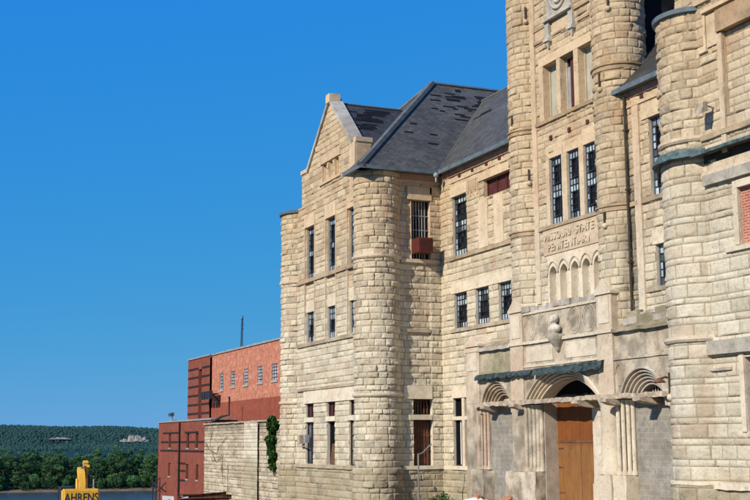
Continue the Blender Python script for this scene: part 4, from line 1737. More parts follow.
# ------------------------------------------------------------------ things on and beside the building
bm = bmesh.new()
box(bm, -12.22, -11.36, -1.66, -.86, 12.2, 12.95)
ac = obj('window_unit', bm, M['acred'])
tag(ac, 'rust red metal box hanging out of the tall barred window beside the turret', 'air conditioner')
bm = bmesh.new()
for k in range(9):
    box(bm, -11.358, -11.345, -1.6, -.92, 12.27 + k * .07, 12.30 + k * .07)
obj('louvre', bm, M['maroon'], ac)
bm = bmesh.new()
box(bm, -22.02, -21.62, -4.34, -4.06, 2.55, 3.05)
eb = obj('junction_box', bm, M['timber'])
tag(eb, 'brown metal junction box on the wall left of the leftmost ground floor window', 'box')
bm = bmesh.new()
box(bm, -21.22, -20.95, -4.26, -4.02, 2.62, 3.06)
box(bm, -21.9, -20.9, -4.2, -4.14, 2.40, 2.46)
eb = obj('junction_box', bm, M['bars'])
tag(eb, 'small grey junction box in front of the leftmost ground floor window', 'box')


def wall_lamp(x, y, z, label, s=1.):
    bm = bmesh.new()
    tube(bm, [(x, y, z), (x - .05 * s, y - .25 * s, z + .05 * s), (x - .08 * s, y - .42 * s, z - .02 * s)], .035 * s, 8)
    o = obj('wall_lamp', bm, M['rust'])
    tag(o, label, 'lamp')
    bm = bmesh.new()
    lathe(bm, x - .08 * s, y - .45 * s, [(.03, z + .02 * s), (.09 * s, z - .02 * s), (.22 * s, z - .12 * s), (.20 * s, z - .13 * s)], 20)
    obj('lamp_shade', bm, M['rust'], o)
    bm = bmesh.new()
    box(bm, x - .08, x + .08, y - .03, y + .05, z - .1, z + .1)
    obj('wall_plate', bm, M['rust'], o)


wall_lamp(11.92, -3.95, 4.60, 'small rusty wall lamp on the pale turret beside the right hand arch')
bm = bmesh.new()
tube(bm, [(14.62, -4.02, 12.75), (14.6, -4.2, 12.8), (14.55, -4.38, 12.78)], .03, 8)
fx = obj('floodlight', bm, M['greymetal'])
tag(fx, 'small metal floodlight on the upper wall right of the right hand turret', 'floodlight')
bm = bmesh.new()
add_hexa(bm, [(14.38, -4.55, 12.5), (14.72, -4.55, 12.5), (14.72, -4.3, 12.62), (14.38, -4.3, 12.62), (14.36, -4.5, 12.86), (14.74, -4.5, 12.86), (14.74, -4.34, 12.9), (14.36, -4.34, 12.9)])
obj('lamp_head', bm, M['timber'], fx)
bm = bmesh.new()
box(bm, 7.0, 7.25, -.50, -.362, .38, 1.1)
o = obj('meter_box', bm, M['darkmetal'])
tag(o, 'small black box low on the grey block infill beside the pale turret', 'box')
bm = bmesh.new()
box(bm, 7.06, 7.19, -.515, -.502, .48, .62)
obj('cover_plate', bm, M['whitepaint'], o)
# light grey pipe post with a slanting arm
bm = bmesh.new()
tube(bm, [(-8.9, -3., -1.2), (-8.9, -3., 2.1)], .042, 10)
tube(bm, [(-8.9, -3., 2.05), (-8.9, -2.75, 2.14), (-8.9, -2.3, 2.55)], .034, 10)
o = obj('pipe_post', bm, M['darkgrey'])
tag(o, 'thin grey pipe post with a slanting arm in front of the rusty barred window', 'post')

# ------------------------------------------------------------------ rubble and rubbish along the foot of the wall
bm = bmesh.new()
n = 26
grid = [[None] * 15 for _ in range(n)]
for i in range(n):
    for j in range(15):
        u, v_ = i / (n - 1), j / 14
        hgt = math.sin(PI * u) ** .5 * math.sin(PI * v_) ** .6
        grid[i][j] = bm.verts.new((-6.9 + 3.5 * u, -2.7 + 1.5 * v_, -.42 + .54 * hgt + random.uniform(-.09, .09) * hgt))
for i in range(n - 1):
    for j in range(14):
        bm.faces.new((grid[i][j], grid[i + 1][j], grid[i + 1][j + 1], grid[i][j + 1]))
o = obj('plastic_sheet', bm, M['white_tarp'], None, True)
tag(o, 'crumpled white sheeting heaped on the ground left of the entrance', 'sheeting')
for (x, y, z, s, lab, mat) in ((-6.3, -1.25, .16, .22, 'orange broken brick lump behind the white sheeting', 'brickbit'), (-3.75, -1.25, .22, .26, 'orange broken brick lump at the foot of the pier left of the door', 'brickbit'), (-8.1, -1.5, -.1, .25, 'brown stone lump at the foot of the wall near the pipe post', 'rubble')):
    bm = bmesh.new()
    bmesh.ops.create_icosphere(bm, subdivisions=3, radius=s, matrix=Matrix.Translation((x, y, z - .1)) @ Matrix.Diagonal((1.3, .9, .62, 1.)))
    roughen(bm, s * .8, 4.5, x)
    o = obj('masonry_lump', bm, M[mat])
    tag(o, lab, 'rubble')


def leaf_cloud(n, sampler, size, seed, flat=.3):
    r = np.random.default_rng(seed)
    C, shade = sampler(n, r)
    a = r.normal(size=(n, 3))
    a /= np.linalg.norm(a, axis=1)[:, None]
    b = r.normal(size=(n, 3))
    b -= (a * b).sum(1)[:, None] * a
    b /= np.linalg.norm(b, axis=1)[:, None]
    s = size * r.uniform(.6, 1.3, (n, 1))
    V = np.stack([C - a * s, C + b * s * .6, C + a * s, C - b * s * .6], 1).reshape(-1, 3)
    F = np.arange(4 * n).reshape(n, 4)
    me = np_mesh('foliage', V, F, False)
    sh = np.clip(shade + r.normal(0, .13, n), 0, 1)
    point_color(me, 'leaf', np.repeat(np.stack([sh, sh, sh, np.ones(n)], 1), 4, 0))
    return me


def ivy_s(n, r):
    z = r.beta(1.3, 1.0, n)
    w = .22 + .55 * z ** 1.5
    x = -41.6 + (r.uniform(-1, 1, n)) * w + .5 * np.sin(z * 9) * .4
    x = x + .25 * np.sin(z * 23. + 1.) * np.sign(x + 41.6)
    gap = np.sin(x * 5.1 + z * 17.) + np.sin(x * 9.3 - z * 31.)
    z = np.where(gap < -.9, z * .96 + .03, z)
    y = .86 - r.uniform(0, .35, n) * (.4 + .6 * (gap > 0))
    return np.stack([x, y, .6 + 3.9 * z], 1), r.uniform(.1, .9, n)


iv = empty('ivy_vine', (-41.4, .9, .2))
tag(iv, 'green ivy climbing the rough yard wall beside the left turret', 'ivy')
link('foliage', leaf_cloud(2300, ivy_s, .15, 3), M['ivy'], iv)
bm = bmesh.new()
tube(bm, [(-41.4, .88, .2), (-41.6, .85, 1.6), (-41.5, .86, 2.8), (-41.7, .85, 4.2)], [.05, .04, .03, .02], 6)
obj('stem', bm, M['vine'], iv)


def weeds(x, y, z, n, h, seed, label):
    def s(k, r):
        a = r.uniform(0, 2 * PI, k)
        q = np.abs(r.normal(0, .35, k))
        return np.stack([x + q * np.cos(a), y + q * np.sin(a), z + h * r.random(k) * (1.2 - q)], 1), r.uniform(.3, 1, k)
    o = link('weed_clump', leaf_cloud(n, s, .06, seed), M['ivy'])
    tag(o, label, 'plant')


weeds(-7.9, -2.2, -.25, 260, .5, 4, 'small green weed clump left of the white sheeting')
weeds(-10.2, -1.6, -.5, 220, .45, 5, 'small green weed clump under the rusty barred window')

# ------------------------------------------------------------------ background: yard wall, brick blocks
bm = None
yw = ashlar('yard_wall', M['yard'], None, front(1.), -60.6, -25.3, -5., 4.18, 91, coarse=1.5, pattern=((.34, .09), (.24, .08)), blen=(.4, 1.5), bulge=.07, joint=.02)
tag(yw, 'high rough cream stone yard wall between the turret and the low red block', 'wall')
bm = bmesh.new()
subdiv_box(bm, -60.65, -25.3, .85, 1.5, 4.18, 4.30, .5)
recalc(bm)
roughen(bm, .04, 1.5)
obj('wall_coping', bm, M['belt'], yw)
ashlar('buttress', M['pale'], yw, front(.82), -48.6, -45.2, -5., 4.17, 93, coarse=1.5, bulge=.02, pattern=((.34, .09), (.24, .08)), blen=(.6, 1.4))
bm = bmesh.new()
rnd = random.Random(5)
for (x, z, dx_, dz_) in ((-60., 2.6, 2.2, -.6), (-57.9, 1.9, 2., .3), (-56., 2.2, 2.2, .9), (-57.5, 1.8, 1.2, -.7), (-56.2, 1.4, 1.4, .2), (-54.6, 1.9, -.3, -1.7), (-54.7, .8, .2, -1.6), (-53.2, .9, .2, -2.4), (-58.5, 2.4, .4, .9)):
    pts = []
    for k in range(7):
        t = k / 6
        pts.append((x + dx_ * t + rnd.uniform(-.12, .12), .88, z + dz_ * t + rnd.uniform(-.12, .12) - .25 * math.sin(PI * t)))
    tube(bm, pts, .022, 5)
o = obj('dead_vine', bm, M['vine'])
tag(o, 'bare dark vine stems trailing over the yard wall', 'vine')

# red brick block with five windows
RB = empty('red_brick_block', (-59, 4, -5))
tag(RB, 'red brick cell block with patchy pale upper wall and five barred windows', 'building')
ZR = 6.3
HB = (-69.2, -40.)
WIN5 = [(-66.62, -65.36, 7.45), (-63.1, -61.75, 7.62), (-59.15, -57.8, 7.6), (-55.2, -53.8, 7.62), (-51.45, -49.95, 7.62), (-47.3, -45.9, 7.6), (-43.2, -41.8, 7.6)]
fb = fl(4.)


def wall_holes(f, u0, u1, z0, z1, holes, thick, name, mat, parent):
    """a flat wall cut by rectangular holes, with reveals"""
    us = sorted({u0, u1, *[h[0] for h in holes], *[h[1] for h in holes]})
    zs = sorted({z0, z1, *[h[2] for h in holes], *[h[3] for h in holes]})
    bm = bmesh.new()
    vv = {}

    def vt(u, d, z):
        k = (round(u, 4), d, round(z, 4))
        if k not in vv:
            vv[k] = bm.verts.new(f(u, d, z))
        return vv[k]
    for a, b in zip(us, us[1:]):
        for c, d in zip(zs, zs[1:]):
            m = ((a + b) / 2, (c + d) / 2)
            if any(h[0] < m[0] < h[1] and h[2] < m[1] < h[3] for h in holes):
                continue
            bm.faces.new((vt(a, 0, c), vt(b, 0, c), vt(b, 0, d), vt(a, 0, d)))
    for h in holes:
        q = [(h[0], h[2]), (h[1], h[2]), (h[1], h[3]), (h[0], h[3])]
        for (a, c), (b, d) in zip(q, q[1:] + q[:1]):
            bm.faces.new([bm.verts.new(f(*p)) for p in ((a, 0, c), (b, 0, d), (b, -thick, d), (a, -thick, c))])
    return obj(name, bm, mat, parent)


holes = [(a, b, z, 9.) for a, b, z in WIN5]
wall_holes(fb, HB[0], HB[1], ZR, 10.85, holes, .3, 'upper_wall', M['redbrick'], RB)
wall_holes(fl(3.97), HB[0], HB[1], -5., ZR, [], .3, 'lower_wall', M['redbrick_low'], RB)
bm = bmesh.new()
box(bm, HB[0], HB[1], 4.32, 20., -5., 10.7)
obj('block_body', bm, M['redbrick_low'], RB)
bm = bmesh.new()
for i in range(34):
    a = HB[0] + i * .86
    box(bm, a, a + .86, 3.9, 4.5, 10.852, 10.99 + random.uniform(-.05, .05))
bmesh.ops.remove_doubles(bm, verts=bm.verts[:], dist=.001)
obj('wall_coping', bm, M['bars'], RB)
for a, b, z in WIN5:
    bm = bmesh.new()
    e = .06
    for s in ((a, a + e, z, 9.), (b - e, b, z, 9.), (a + e, b - e, z, z + e), (a + e, b - e, 9. - e, 9.)):
        box(bm, s[0], s[1], -.14, -.06, s[2], s[3], fb)
    w = obj('window', bm, M['greymetal'], RB)
    link('pane', pane_mesh(fb, a + e, b - e, z + e, 9. - e, -.11, 3, 5, lambda i, k: (*[random.choice([.40, .48, .55, .60])] * 3, 1)), M['pane'], w)
    bm = bmesh.new()
    for i in range(1, 3):
        x = a + (b - a) * i / 3
        box(bm, x - .02, x + .02, -.10, -.07, z + e, 9. - e, fb)
    for k in range(1, 5):
        q = z + (9. - z) * k / 5
        box(bm, a + e, b - e, -.098, -.072, q - .025, q + .025, fb)
    obj('bars', bm, M['iron'], w)
    bm = bmesh.new()
    box(bm, a - .08, b + .08, -.2, .08, z - .16, z - .002, fb)
    obj('sill', bm, M['concrete'], w)

# smooth dark red stair tower to its left
RT = empty('dark_red_tower_block', (-73, 3.8, -5))
tag(RT, 'smooth dark red brick tower block with thin black horizontal bands and a slot window', 'building')
ftw = fl(3.8)
wall_holes(ftw, -77.3, -69.22, -5., 10.85, [(-73.3, -72.1, 4.9, 9.75)], .4, 'front_wall', M['redwall'], RT)
bm = bmesh.new()
box(bm, -77.3, -69.22, 4.22, 14., -5., 10.8)
obj('block_body', bm, M['redwall'], RT)
bm = bmesh.new()
for z in (9.75, 8.9, 8.02, 7.12, 6.22, 5.35):
    box(bm, -77.2, -73.32, -.05, .03, z, z + .2, ftw)
    box(bm, -72.08, -69.3, -.05, .03, z, z + .2, ftw)
objs('brick_band', bm, M['redband'], RT)
bm = bmesh.new()
box(bm, -73.3, -72.1, -.38, -.34, 4.9, 9.75, ftw)
obj('slot_window', bm, M['black'], RT)
bm = bmesh.new()
box(bm, -77.4, -69.0, 3.7, 4.2, 10.852, 11.0)
obj('wall_coping', bm, M['greymetal'], RT)

# low red annexe
LB = empty('low_red_annexe', (-70, 1.6, -6))
tag(LB, 'low dark red brick annexe with two rows of small windows and black bands', 'building')
fo = fl(1.6)
LW = [(-75.95, -75.1, 2.15, 3.5), (-69.05, -68.15, 2.15, 3.5), (-65.85, -64.95, 2.15, 3.5), (-75.95, -74.95, -.6, .68), (-69.2, -68.3, -.7, .68), (-65.65, -64.75, -.7, .68)]
wall_holes(fo, -80.2, -60.7, -6.5, 4.62, LW, .25, 'front_wall', M['redwall'], LB)
bm = bmesh.new()
box(bm, -80.2, -60.7, 1.88, 3.7, -6.5, 4.6)
obj('block_body', bm, M['redwall'], LB)
bm = bmesh.new()
box(bm, -80.3, -60.5, 1.5, 3.7, 4.622, 4.78)
obj('roof_edge', bm, M['greymetal'], LB)
bm = bmesh.new()
for z, segs in ((3.5, ((-78.3, -71.8), (-69.6, -64.9))), (2.62, ((-79., -76.), (-75.05, -69.1), (-68.1, -65.9), (-64.9, -63.0))), (1.78, ((-79.2, -62.9),)), (.62, ((-72.2, -69.3),)), (-.06, ((-72.2, -69.3),)), (-.95, ((-72.2, -69.3),))):
    for a, b in segs:
        box(bm, a, b, -.03, .03, z, z + .17, fo)
objs('brick_band', bm, M['redband'], LB)
for i, (a, b, c, d) in enumerate(LW):
    bm = bmesh.new()
    box(bm, a, b, -.22, -.18, c, d, fo)
    w = obj('window', bm, M['redwall'] if i == 3 else M['black'], LB)
    bm = bmesh.new()
    box(bm, b - .5, b - .03, -.178, -.13, c, d - .1, fo)
    box(bm, a, b, -.178, .05, c - .12, c + .002, fo)
    if i != 3:
        obj('window_frame', bm, M['bars'], w)
    else:
        obj('sill', bm, M['bars'], w)
bm = bmesh.new()
tube(bm, [(-71.4, 1.5, -6.), (-71.4, 1.5, 4.6)], .09, 8)
tube(bm, [(-62.0, 1.5, -6.), (-62.0, 1.5, 4.4)], .09, 8)
objs('downpipe', bm, M['redband'], LB)
bm = bmesh.new()
for x in (-79.3, -77.8, -76.3):
    tube(bm, [(x, .9, -4.), (x, .9, -.75)], .05, 6)
tube(bm, [(-80., .9, -1.75), (-76.3, .9, -.75)], .05, 6)
tube(bm, [(-79.3, .9, -1.3), (-76.3, .9, -1.7)], .05, 6)
tube(bm, [(-79.3, .9, -2.2), (-77.8, .9, -1.2)], .05, 6)
o = obj('stair_railing', bm, M['darkmetal'])
tag(o, 'dark metal stair railing at the left end of the low red annexe', 'railing')

# small things on those roofs and walls
bm = bmesh.new()
tube(bm, [(-62.9, 5., 10.8), (-62.75, 5., 14.1)], [.055, .04], 6)
tube(bm, [(-63.35, 5., 10.9), (-63.05, 5., 13.9)], .04, 5)
for z in (12.9, 13.3, 13.8):
    tube(bm, [(-63.2, 5., z), (-62.6, 5., z)], .04, 5)
o = obj('antenna_mast', bm, M['darkmetal'])
tag(o, 'thin dark antenna mast standing on the red brick block roof', 'antenna')
bm = bmesh.new()
box(bm, -69.0, -66.0, 3.1, 3.8, 7.05, 7.15)
fl_ = obj('floodlight_bracket', bm, M['darkmetal'])
tag(fl_, 'dark bank of floodlights on the corner between tower block and red brick block', 'floodlight')
for x in (-68.7, -67.8, -66.9, -66.1):
    bm = bmesh.new()
    add_hexa(bm, [(x - .32, 2.85, 6.6), (x + .32, 2.85, 6.6), (x + .32, 3.2, 6.75), (x - .32, 3.2, 6.75), (x - .32, 2.75, 7.3), (x + .32, 2.75, 7.3), (x + .32, 3.1, 7.4), (x - .32, 3.1, 7.4)])
    obj('lamp_head', bm, M['darkmetal'], fl_)
bm = bmesh.new()
tube(bm, [(-66.6, 3.4, 7.05), (-66.6, 3.97, 6.4)], .08, 6)
obj('strut', bm, M['darkmetal'], fl_)
bm = bmesh.new()
box(bm, -76.0, -75.0, 1.6, 2.1, 4.79, 4.9)
tube(bm, [(-75.5, 1.8, 4.9), (-75.5, 1.8, 5.25)], .05, 6)
o = obj('roof_lamp', bm, M['greymetal'])
tag(o, 'small pale lamp on the roof edge of the low red annexe', 'lamp')
bm = bmesh.new()
add_hexa(bm, [(-75.9, 1.5, 5.2), (-75.1, 1.5, 5.2), (-75.1, 1.9, 5.25), (-75.9, 1.9, 5.25), (-75.9, 1.45, 5.5), (-75.1, 1.45, 5.5), (-75.1, 1.85, 5.6), (-75.9, 1.85, 5.6)])
obj('lamp_head', bm, M['teal'], o)
bm = bmesh.new()
tube(bm, [(-61.2, 1.2, 4.1), (-59.4, 2.2, 4.9), (-58.7, 2.6, 5.0), (-58.7, 2.6, 6.6)], .1, 7)
o = obj('bent_pipe', bm, M['darkmetal'])
tag(o, 'bent black pipe rising from the left end of the yard wall top', 'pipe')

# heap of rusty steel in front of the yard wall
rnd = random.Random(12)
def rusty_beam(name):
    bm = bmesh.new()
    for (a, b, c, d) in ((-.10, .10, -.13, -.105), (-.012, .012, -.105, .105), (-.10, .10, .105, .13)):
        n = 7
        for k in range(n):
            x0_, x1_ = -1.45 + 2.9 * k / n, -1.45 + 2.9 * (k + 1) / n
            s0_, s1_ = .03 * math.cos(PI * x0_ / 2.9), .03 * math.cos(PI * x1_ / 2.9)
            add_hexa(bm, [(a, x0_, c + s0_), (b, x0_, c + s0_), (b, x1_, c + s1_), (a, x1_, c + s1_), (a, x0_, d + s0_), (b, x0_, d + s0_), (b, x1_, d + s1_), (a, x1_, d + s1_)])
    return obj(name, bm, M['rust'])
rb0 = rusty_beam('rusty_beam')
for i in range(14):
    o = rb0 if i == 0 else rb0.copy()
    if i:
        COL.objects.link(o)
    lay = i // 4
    o.location = (-24.6 + rnd.uniform(-.1, .25) + .28 * (i % 4), -9.1 + rnd.uniform(-.35, .35), -1.1 + lay * .24 + .03 * (i % 4))
    o.rotation_euler = (rnd.uniform(-.13, .13), rnd.uniform(-.2, .2), rnd.uniform(-.6, .5) + .1)
    tag(o, 'bent rusty steel beam in the heap in front of the yard wall', 'steel beam', 'rusty steel beams heaped in front of the yard wall')


def heap(name, x, y, z, rx, ry, h, seed, mat):
    bm = bmesh.new()
    n = 40
    gr = [[None] * n for _ in range(n)]
    from mathutils import noise
    for i in range(n):
        for j in range(n):
            u, v_ = i / (n - 1) * 2 - 1, j / (n - 1) * 2 - 1
            q = max(0, 1 - (u * u + v_ * v_)) ** .6
            nz_ = noise.fractal(Vector((u * 5 + seed, v_ * 5, 0)), .8, 2., 5)
            gr[i][j] = bm.verts.new((x + rx * u, y + ry * v_, z + h * q * (.8 + .35 * nz_) - .3))
    for i in range(n - 1):
        for j in range(n - 1):
            bm.faces.new((gr[i][j], gr[i + 1][j], gr[i + 1][j + 1], gr[i][j + 1]))
    return obj(name, bm, M[mat], None)


o = heap('rubble_heap', -24.9, -9.8, -1.95, 2.6, 3.2, 1.05, 1, 'rubble')
tag(o, 'reddish brown rubble heap under the rusty beams', 'rubble', kind='stuff')
for (y0_, y1_, z, lab, mark) in ((-11.52, -10.88, -.45, 'white board with dark scribbles leaning on the rubble heap', True), (-10.45, -10.05, -.48, 'smaller plain white board leaning beside the rusty beams', False)):
    bm = bmesh.new()
    add_hexa(bm, [(-23.7, y0_, z - 1.2), (-23.7, y1_, z - 1.2), (-23.75, y1_, z - 1.2), (-23.75, y0_, z - 1.2), (-24.1, y0_, z + .22), (-24.1, y1_, z + .16), (-24.15, y1_, z + .16), (-24.15, y0_, z + .22)])
    o = obj('white_board', bm, M['whitepaint'])
    tag(o, lab, 'board')
    if mark:
        bm = bmesh.new()
        tube(bm, [(-23.99, y0_ + .15, z - .02), (-23.97, y0_ + .3, z - .10), (-24.0, y0_ + .35, z + .03), (-23.95, y0_ + .45, z - .16), (-23.97, y0_ + .52, z - .1)], .022, 6)
        obj('scribble', bm, M['darkmetal'], o)

# ------------------------------------------------------------------ yellow excavator seen from behind
EX = empty('excavator', (-62.6, -9.3, -4.3))
tag(EX, 'yellow excavator seen from behind with its boom raised and AHRENS on the counterweight', 'excavator')


def ex(x, y, z):           # forward is -X; local x forward, y to the left (south), z up
    return (-62.6 - x, -9.3 - y, -4.3 + z)


bm = bmesh.new()
v = box(bm, -1.0, .2, -1.5, 1.5, 1.05, 3.15, ex)
bmesh.ops.bevel(bm, geom=[e for e in bm.edges], offset=.12, segments=3, affect='EDGES')
cw = obj('counterweight', bm, M['yellow'], EX)
mt = Matrix.Translation(ex(-1.012, 0, 2.42)) @ Matrix.Rotation(PI / 2, 4, 'Z') @ Matrix.Rotation(PI / 2, 4, 'X')
letters('lettering', 'AHRENS', .98, M['letterblue'], cw, mt @ Matrix.Diagonal((.76, 1., 1., 1.)), .008, 1.02)
bm = bmesh.new()
box(bm, .21, 2.4, -1.45, .35, 1.1, 2.7, ex)
obj('engine_hood', bm, M['yellow'], EX)
bm = bmesh.new()
box(bm, .5, 2.1, .45, 1.42, 1.1, 3.2, ex)
cab = obj('cab', bm, M['glassdark'], EX)
bm = bmesh.new()
box(bm, .42, 2.2, .40, 1.47, 3.202, 3.28, ex)
for x, y in ((.5, .45), (.5, 1.38), (2.05, .45), (2.05, 1.38)):
    box(bm, x - .04, x + .05, y - .02, y + .07, 1.1, 3.2, ex)
obj('cab_frame', bm, M['darkmetal'], cab)
bm = bmesh.new()
tube(bm, [ex(-.8, -1.3, 3.1), ex(-.8, -1.3, 3.4), ex(-.8, -.35, 3.4), ex(-.8, -.35, 3.1)], .03, 6)
tube(bm, [ex(-.8, .6, 3.1), ex(-.8, .6, 3.42), ex(-.8, 1.35, 3.42), ex(-.8, 1.35, 3.1)], .03, 6)
objs('handrail', bm, M['darkmetal'], EX)
bm = bmesh.new()


def boom(bm, pts, hw, y):
    """a box girder through (x, z, half depth) stations"""
    P = []
    for i, (x, z, h) in enumerate(pts):
        a = Vector(pts[max(0, i - 1)][:2])
        b = Vector(pts[min(len(pts) - 1, i + 1)][:2])
        d = (b - a).normalized()
        nn = Vector((-d.y, d.x))
        P.append([ex(x + nn.x * s * h, y + t * hw, z + nn.y * s * h) for s, t in ((-1, -1), (-1, 1), (1, 1), (1, -1))])
    R_ = [[bm.verts.new(q) for q in p] for p in P]
    for a, b in zip(R_, R_[1:]):
        for k in range(4):
            bm.faces.new((a[k], a[(k + 1) % 4], b[(k + 1) % 4], b[k]))
    bm.faces.new(R_[0])
    bm.faces.new(R_[-1][::-1])


boom(bm, [(1.4, 1.9, .25), (2.0, 3.1, .36), (2.5, 4.2, .34), (3.1, 4.75, .2)], .27, -.55)
bo = obj('boom', bm, M['yellow'], EX)
bm = bmesh.new()
boom(bm, [(3.3, 5.35, .12), (3.25, 5.0, .26), (3.15, 3.4, .24), (3.0, 1.4, .16)], .17, -1.02)
obj('stick', bm, M['yellow'], EX)
bm = bmesh.new()
tube(bm, [ex(3.1, -1.35, 4.95), ex(3.1, -.5, 4.6)], .16, 10)
tube(bm, [ex(3.2, -1.22, 5.25), ex(3.2, -.8, 5.25)], .2, 12)
objs('pivot_pin', bm, M['yellow'], EX)
bm = bmesh.new()
tube(bm, [ex(1.9, -.1, 2.2), ex(2.3, -.15, 3.9)], .10, 8)
tube(bm, [ex(1.9, -.98, 2.2), ex(2.3, -.96, 3.9)], .10, 8)
objs('lift_cylinder', bm, M['yellow'], EX)
bm = bmesh.new()
tube(bm, [ex(2.3, -.86, 3.2), ex(2.9, -.9, 5.0)], .09, 8)
tube(bm, [ex(2.4, -1.34, 2.6), ex(2.7, -1.24, 4.4)], .10, 8)
objs('stick_cylinder', bm, M['darkmetal'], EX)
bm = bmesh.new()
for q in range(3):
    tube(bm, [ex(2.0, -.72 + .1 * q, 3.3), ex(2.2, -.72 + .12 * q, 4.0), ex(2.9, -.8 + .1 * q, 4.95)], .025, 5)
objs('hose', bm, M['darkmetal'], EX)
bm = bmesh.new()
tube(bm, [ex(1.2, -1.40, 2.7), ex(1.2, -1.40, 3.9)], .07, 8)
obj('exhaust', bm, M['bars'], EX)
bm = bmesh.new()
box(bm, 2.6, 3.6, -1.0, .2, .35, 1.3, ex)
obj('bucket', bm, M['rust'], EX)
for s in (-1, 1):
    bm = bmesh.new()
    pts = [(math.cos(a) * .45 + (1.35 if math.cos(a) > 0 else -1.35), .48 + .45 * math.sin(a)) for a in [2 * PI * k / 24 for k in range(24)]]
    r0_ = [bm.verts.new(ex(x + .4, s * 1.35 - .3, z)) for x, z in pts]
    r1_ = [bm.verts.new(ex(x + .4, s * 1.35 + .3, z)) for x, z in pts]
    for k in range(24):
        bm.faces.new((r0_[k], r0_[(k + 1) % 24], r1_[(k + 1) % 24], r1_[k]))
    bm.faces.new(r0_[::-1])
    bm.faces.new(r1_)
    obj('track', bm, M['rubber'], EX)
bm = bmesh.new()
box(bm, -.6, 1.4, -1.0, 1.0, .4, 1.04, ex)
obj('undercarriage', bm, M['darkmetal'], EX)


# ------------------------------------------------------------------ ground, river, far bank, hills
def interp(x, pts):
    xs = np.array([p[0] for p in pts])[::-1]
    ys = np.array([p[1] for p in pts])[::-1]
    return np.interp(x, xs, ys)


GP = ((80, 1.4), (43, 1.05), (20, .45), (8, -.05), (0, -.3), (-12, -.8), (-25, -2.0), (-45, -3.5), (-62, -4.3), (-100, -6.8), (-200, -13.), (-330, -19.), (-400, -23.), (-470, -25.))
xs = np.concatenate([np.linspace(120, -100, 111), np.linspace(-106, -470, 62)])
ys = np.linspace(-120, 260, 150)
XX, YY = np.meshgrid(xs, ys)
ZZ = interp(XX, GP)
nx_ = fractal_tile(256, 1.6, 8)
ZZ = ZZ + nx_[(np.round(XX * .7).astype(int)) % 256, (np.round(YY * .7).astype(int)) % 256] * .05 * np.clip((20 - XX) / 60, 0, 1)
idx = np.arange(XX.size).reshape(XX.shape)
F = np.stack([idx[:-1, :-1], idx[1:, :-1], idx[1:, 1:], idx[:-1, 1:]], -1).reshape(-1, 4)
me = np_mesh('ground', np.stack([XX, YY, ZZ], -1).reshape(-1, 3), F)
tag(link('ground', me, M['ground']), kind='structure')

WZ = -20.6
bm = bmesh.new()
v = [bm.verts.new(p) for p in ((-340, -1500, WZ), (-340, 1500, WZ), (-3000, 3000, WZ), (-3000, -1500, WZ))]
bm.faces.new(v)
tag(obj('river', bm, M['water']), kind='structure')

M['bank'] = simple('muddy_river_bank', c3(.17, .13, .085), .95, .08, 0., .4, .15)
M['woodfloor'] = simple('shaded_wood_floor', c3(.012, .03, .016), .95, .05, 0., .4, .1)
# shoreline roughly square to the view
sd = Vector((13., 74., 0)).normalized()
sn = Vector((-74., 13., 0)).normalized()
s0 = Vector((-565., 42., 0))
ts = np.linspace(-500, 600, 160)
prof = [(-6, -22.), (0, WZ - .05), (3, -20.0), (8, -19.4), (16, -19.0), (40, -18.9)]
V = []
wob = np.interp(ts, ts[::6], RNG.normal(0, 1.6, len(ts[::6])))
for t, w in zip(ts, wob):
    for d, z in prof:
        p = s0 + sd * float(t) + sn * float(d + w * (d < 100))
        V.append((p.x, p.y, z + (RNG.uniform(-.15, .15) if 0 < d < 50 else 0)))
k = len(prof)
idx = np.arange(len(V)).reshape(-1, k)
F = np.stack([idx[:-1, :-1], idx[1:, :-1], idx[1:, 1:], idx[:-1, 1:]], -1).reshape(-1, 4)
tag(link('far_bank', np_mesh('far_bank', np.array(V), F), M['bank']), kind='structure')


V = []
for t in np.linspace(-600, 800, 30):
    for d, z in ((39, -18.95), (150, -18.6), (900, -17.), (2700, -14.)):
        p = s0 + sd * float(t) * (1 + d / 900) + sn * float(d)
        V.append((p.x, p.y, z))
idx = np.arange(len(V)).reshape(-1, 4)
F = np.stack([idx[:-1, :-1], idx[1:, :-1], idx[1:, 1:], idx[:-1, 1:]], -1).reshape(-1, 4)
tag(link('far_plain', np_mesh('far_plain', np.array(V), F), M['hill']), kind='structure')


# trees along the far bank: a few kinds of crown, copied
def crown(seed, h, w):
    r = np.random.default_rng(seed)
    nc = 26
    z = r.uniform(.05, 1., nc)
    rad = w * np.sqrt(np.clip(1 - (np.abs(z - .45) / .58) ** 2.4, .03, 1)) * r.uniform(.45, 1., nc)
    a = r.uniform(0, 2 * PI, nc)
    cc = np.stack([rad * np.cos(a), rad * np.sin(a), z * h], 1)
    cs = r.uniform(.13, .25, nc) * w * 2
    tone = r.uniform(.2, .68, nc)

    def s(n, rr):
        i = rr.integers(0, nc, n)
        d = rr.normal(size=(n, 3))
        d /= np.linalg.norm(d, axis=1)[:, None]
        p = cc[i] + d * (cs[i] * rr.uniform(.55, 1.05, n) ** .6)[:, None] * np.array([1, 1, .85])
        sh = tone[i] + .28 * d[:, 2] - .12  # clump tops coloured lighter and undersides darker, as if lit from above
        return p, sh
    return leaf_cloud(2900, s, .26, seed + 50)


def trunk_bm(h, seed):
    rnd = random.Random(seed)
    bm = bmesh.new()
    tube(bm, [(0, 0, -.5), (rnd.uniform(-.2, .2), 0, h * .3), (rnd.uniform(-.4, .4), rnd.uniform(-.3, .3), h * .75)], [.28, .2, .07], 7)
    for q in range(4):
        a = rnd.uniform(0, 2 * PI)
        z = h * rnd.uniform(.2, .5)
        tube(bm, [(0, 0, z), (math.cos(a) * 1.8, math.sin(a) * 1.8, z + 2.4)], [.12, .04], 5)
    return bm


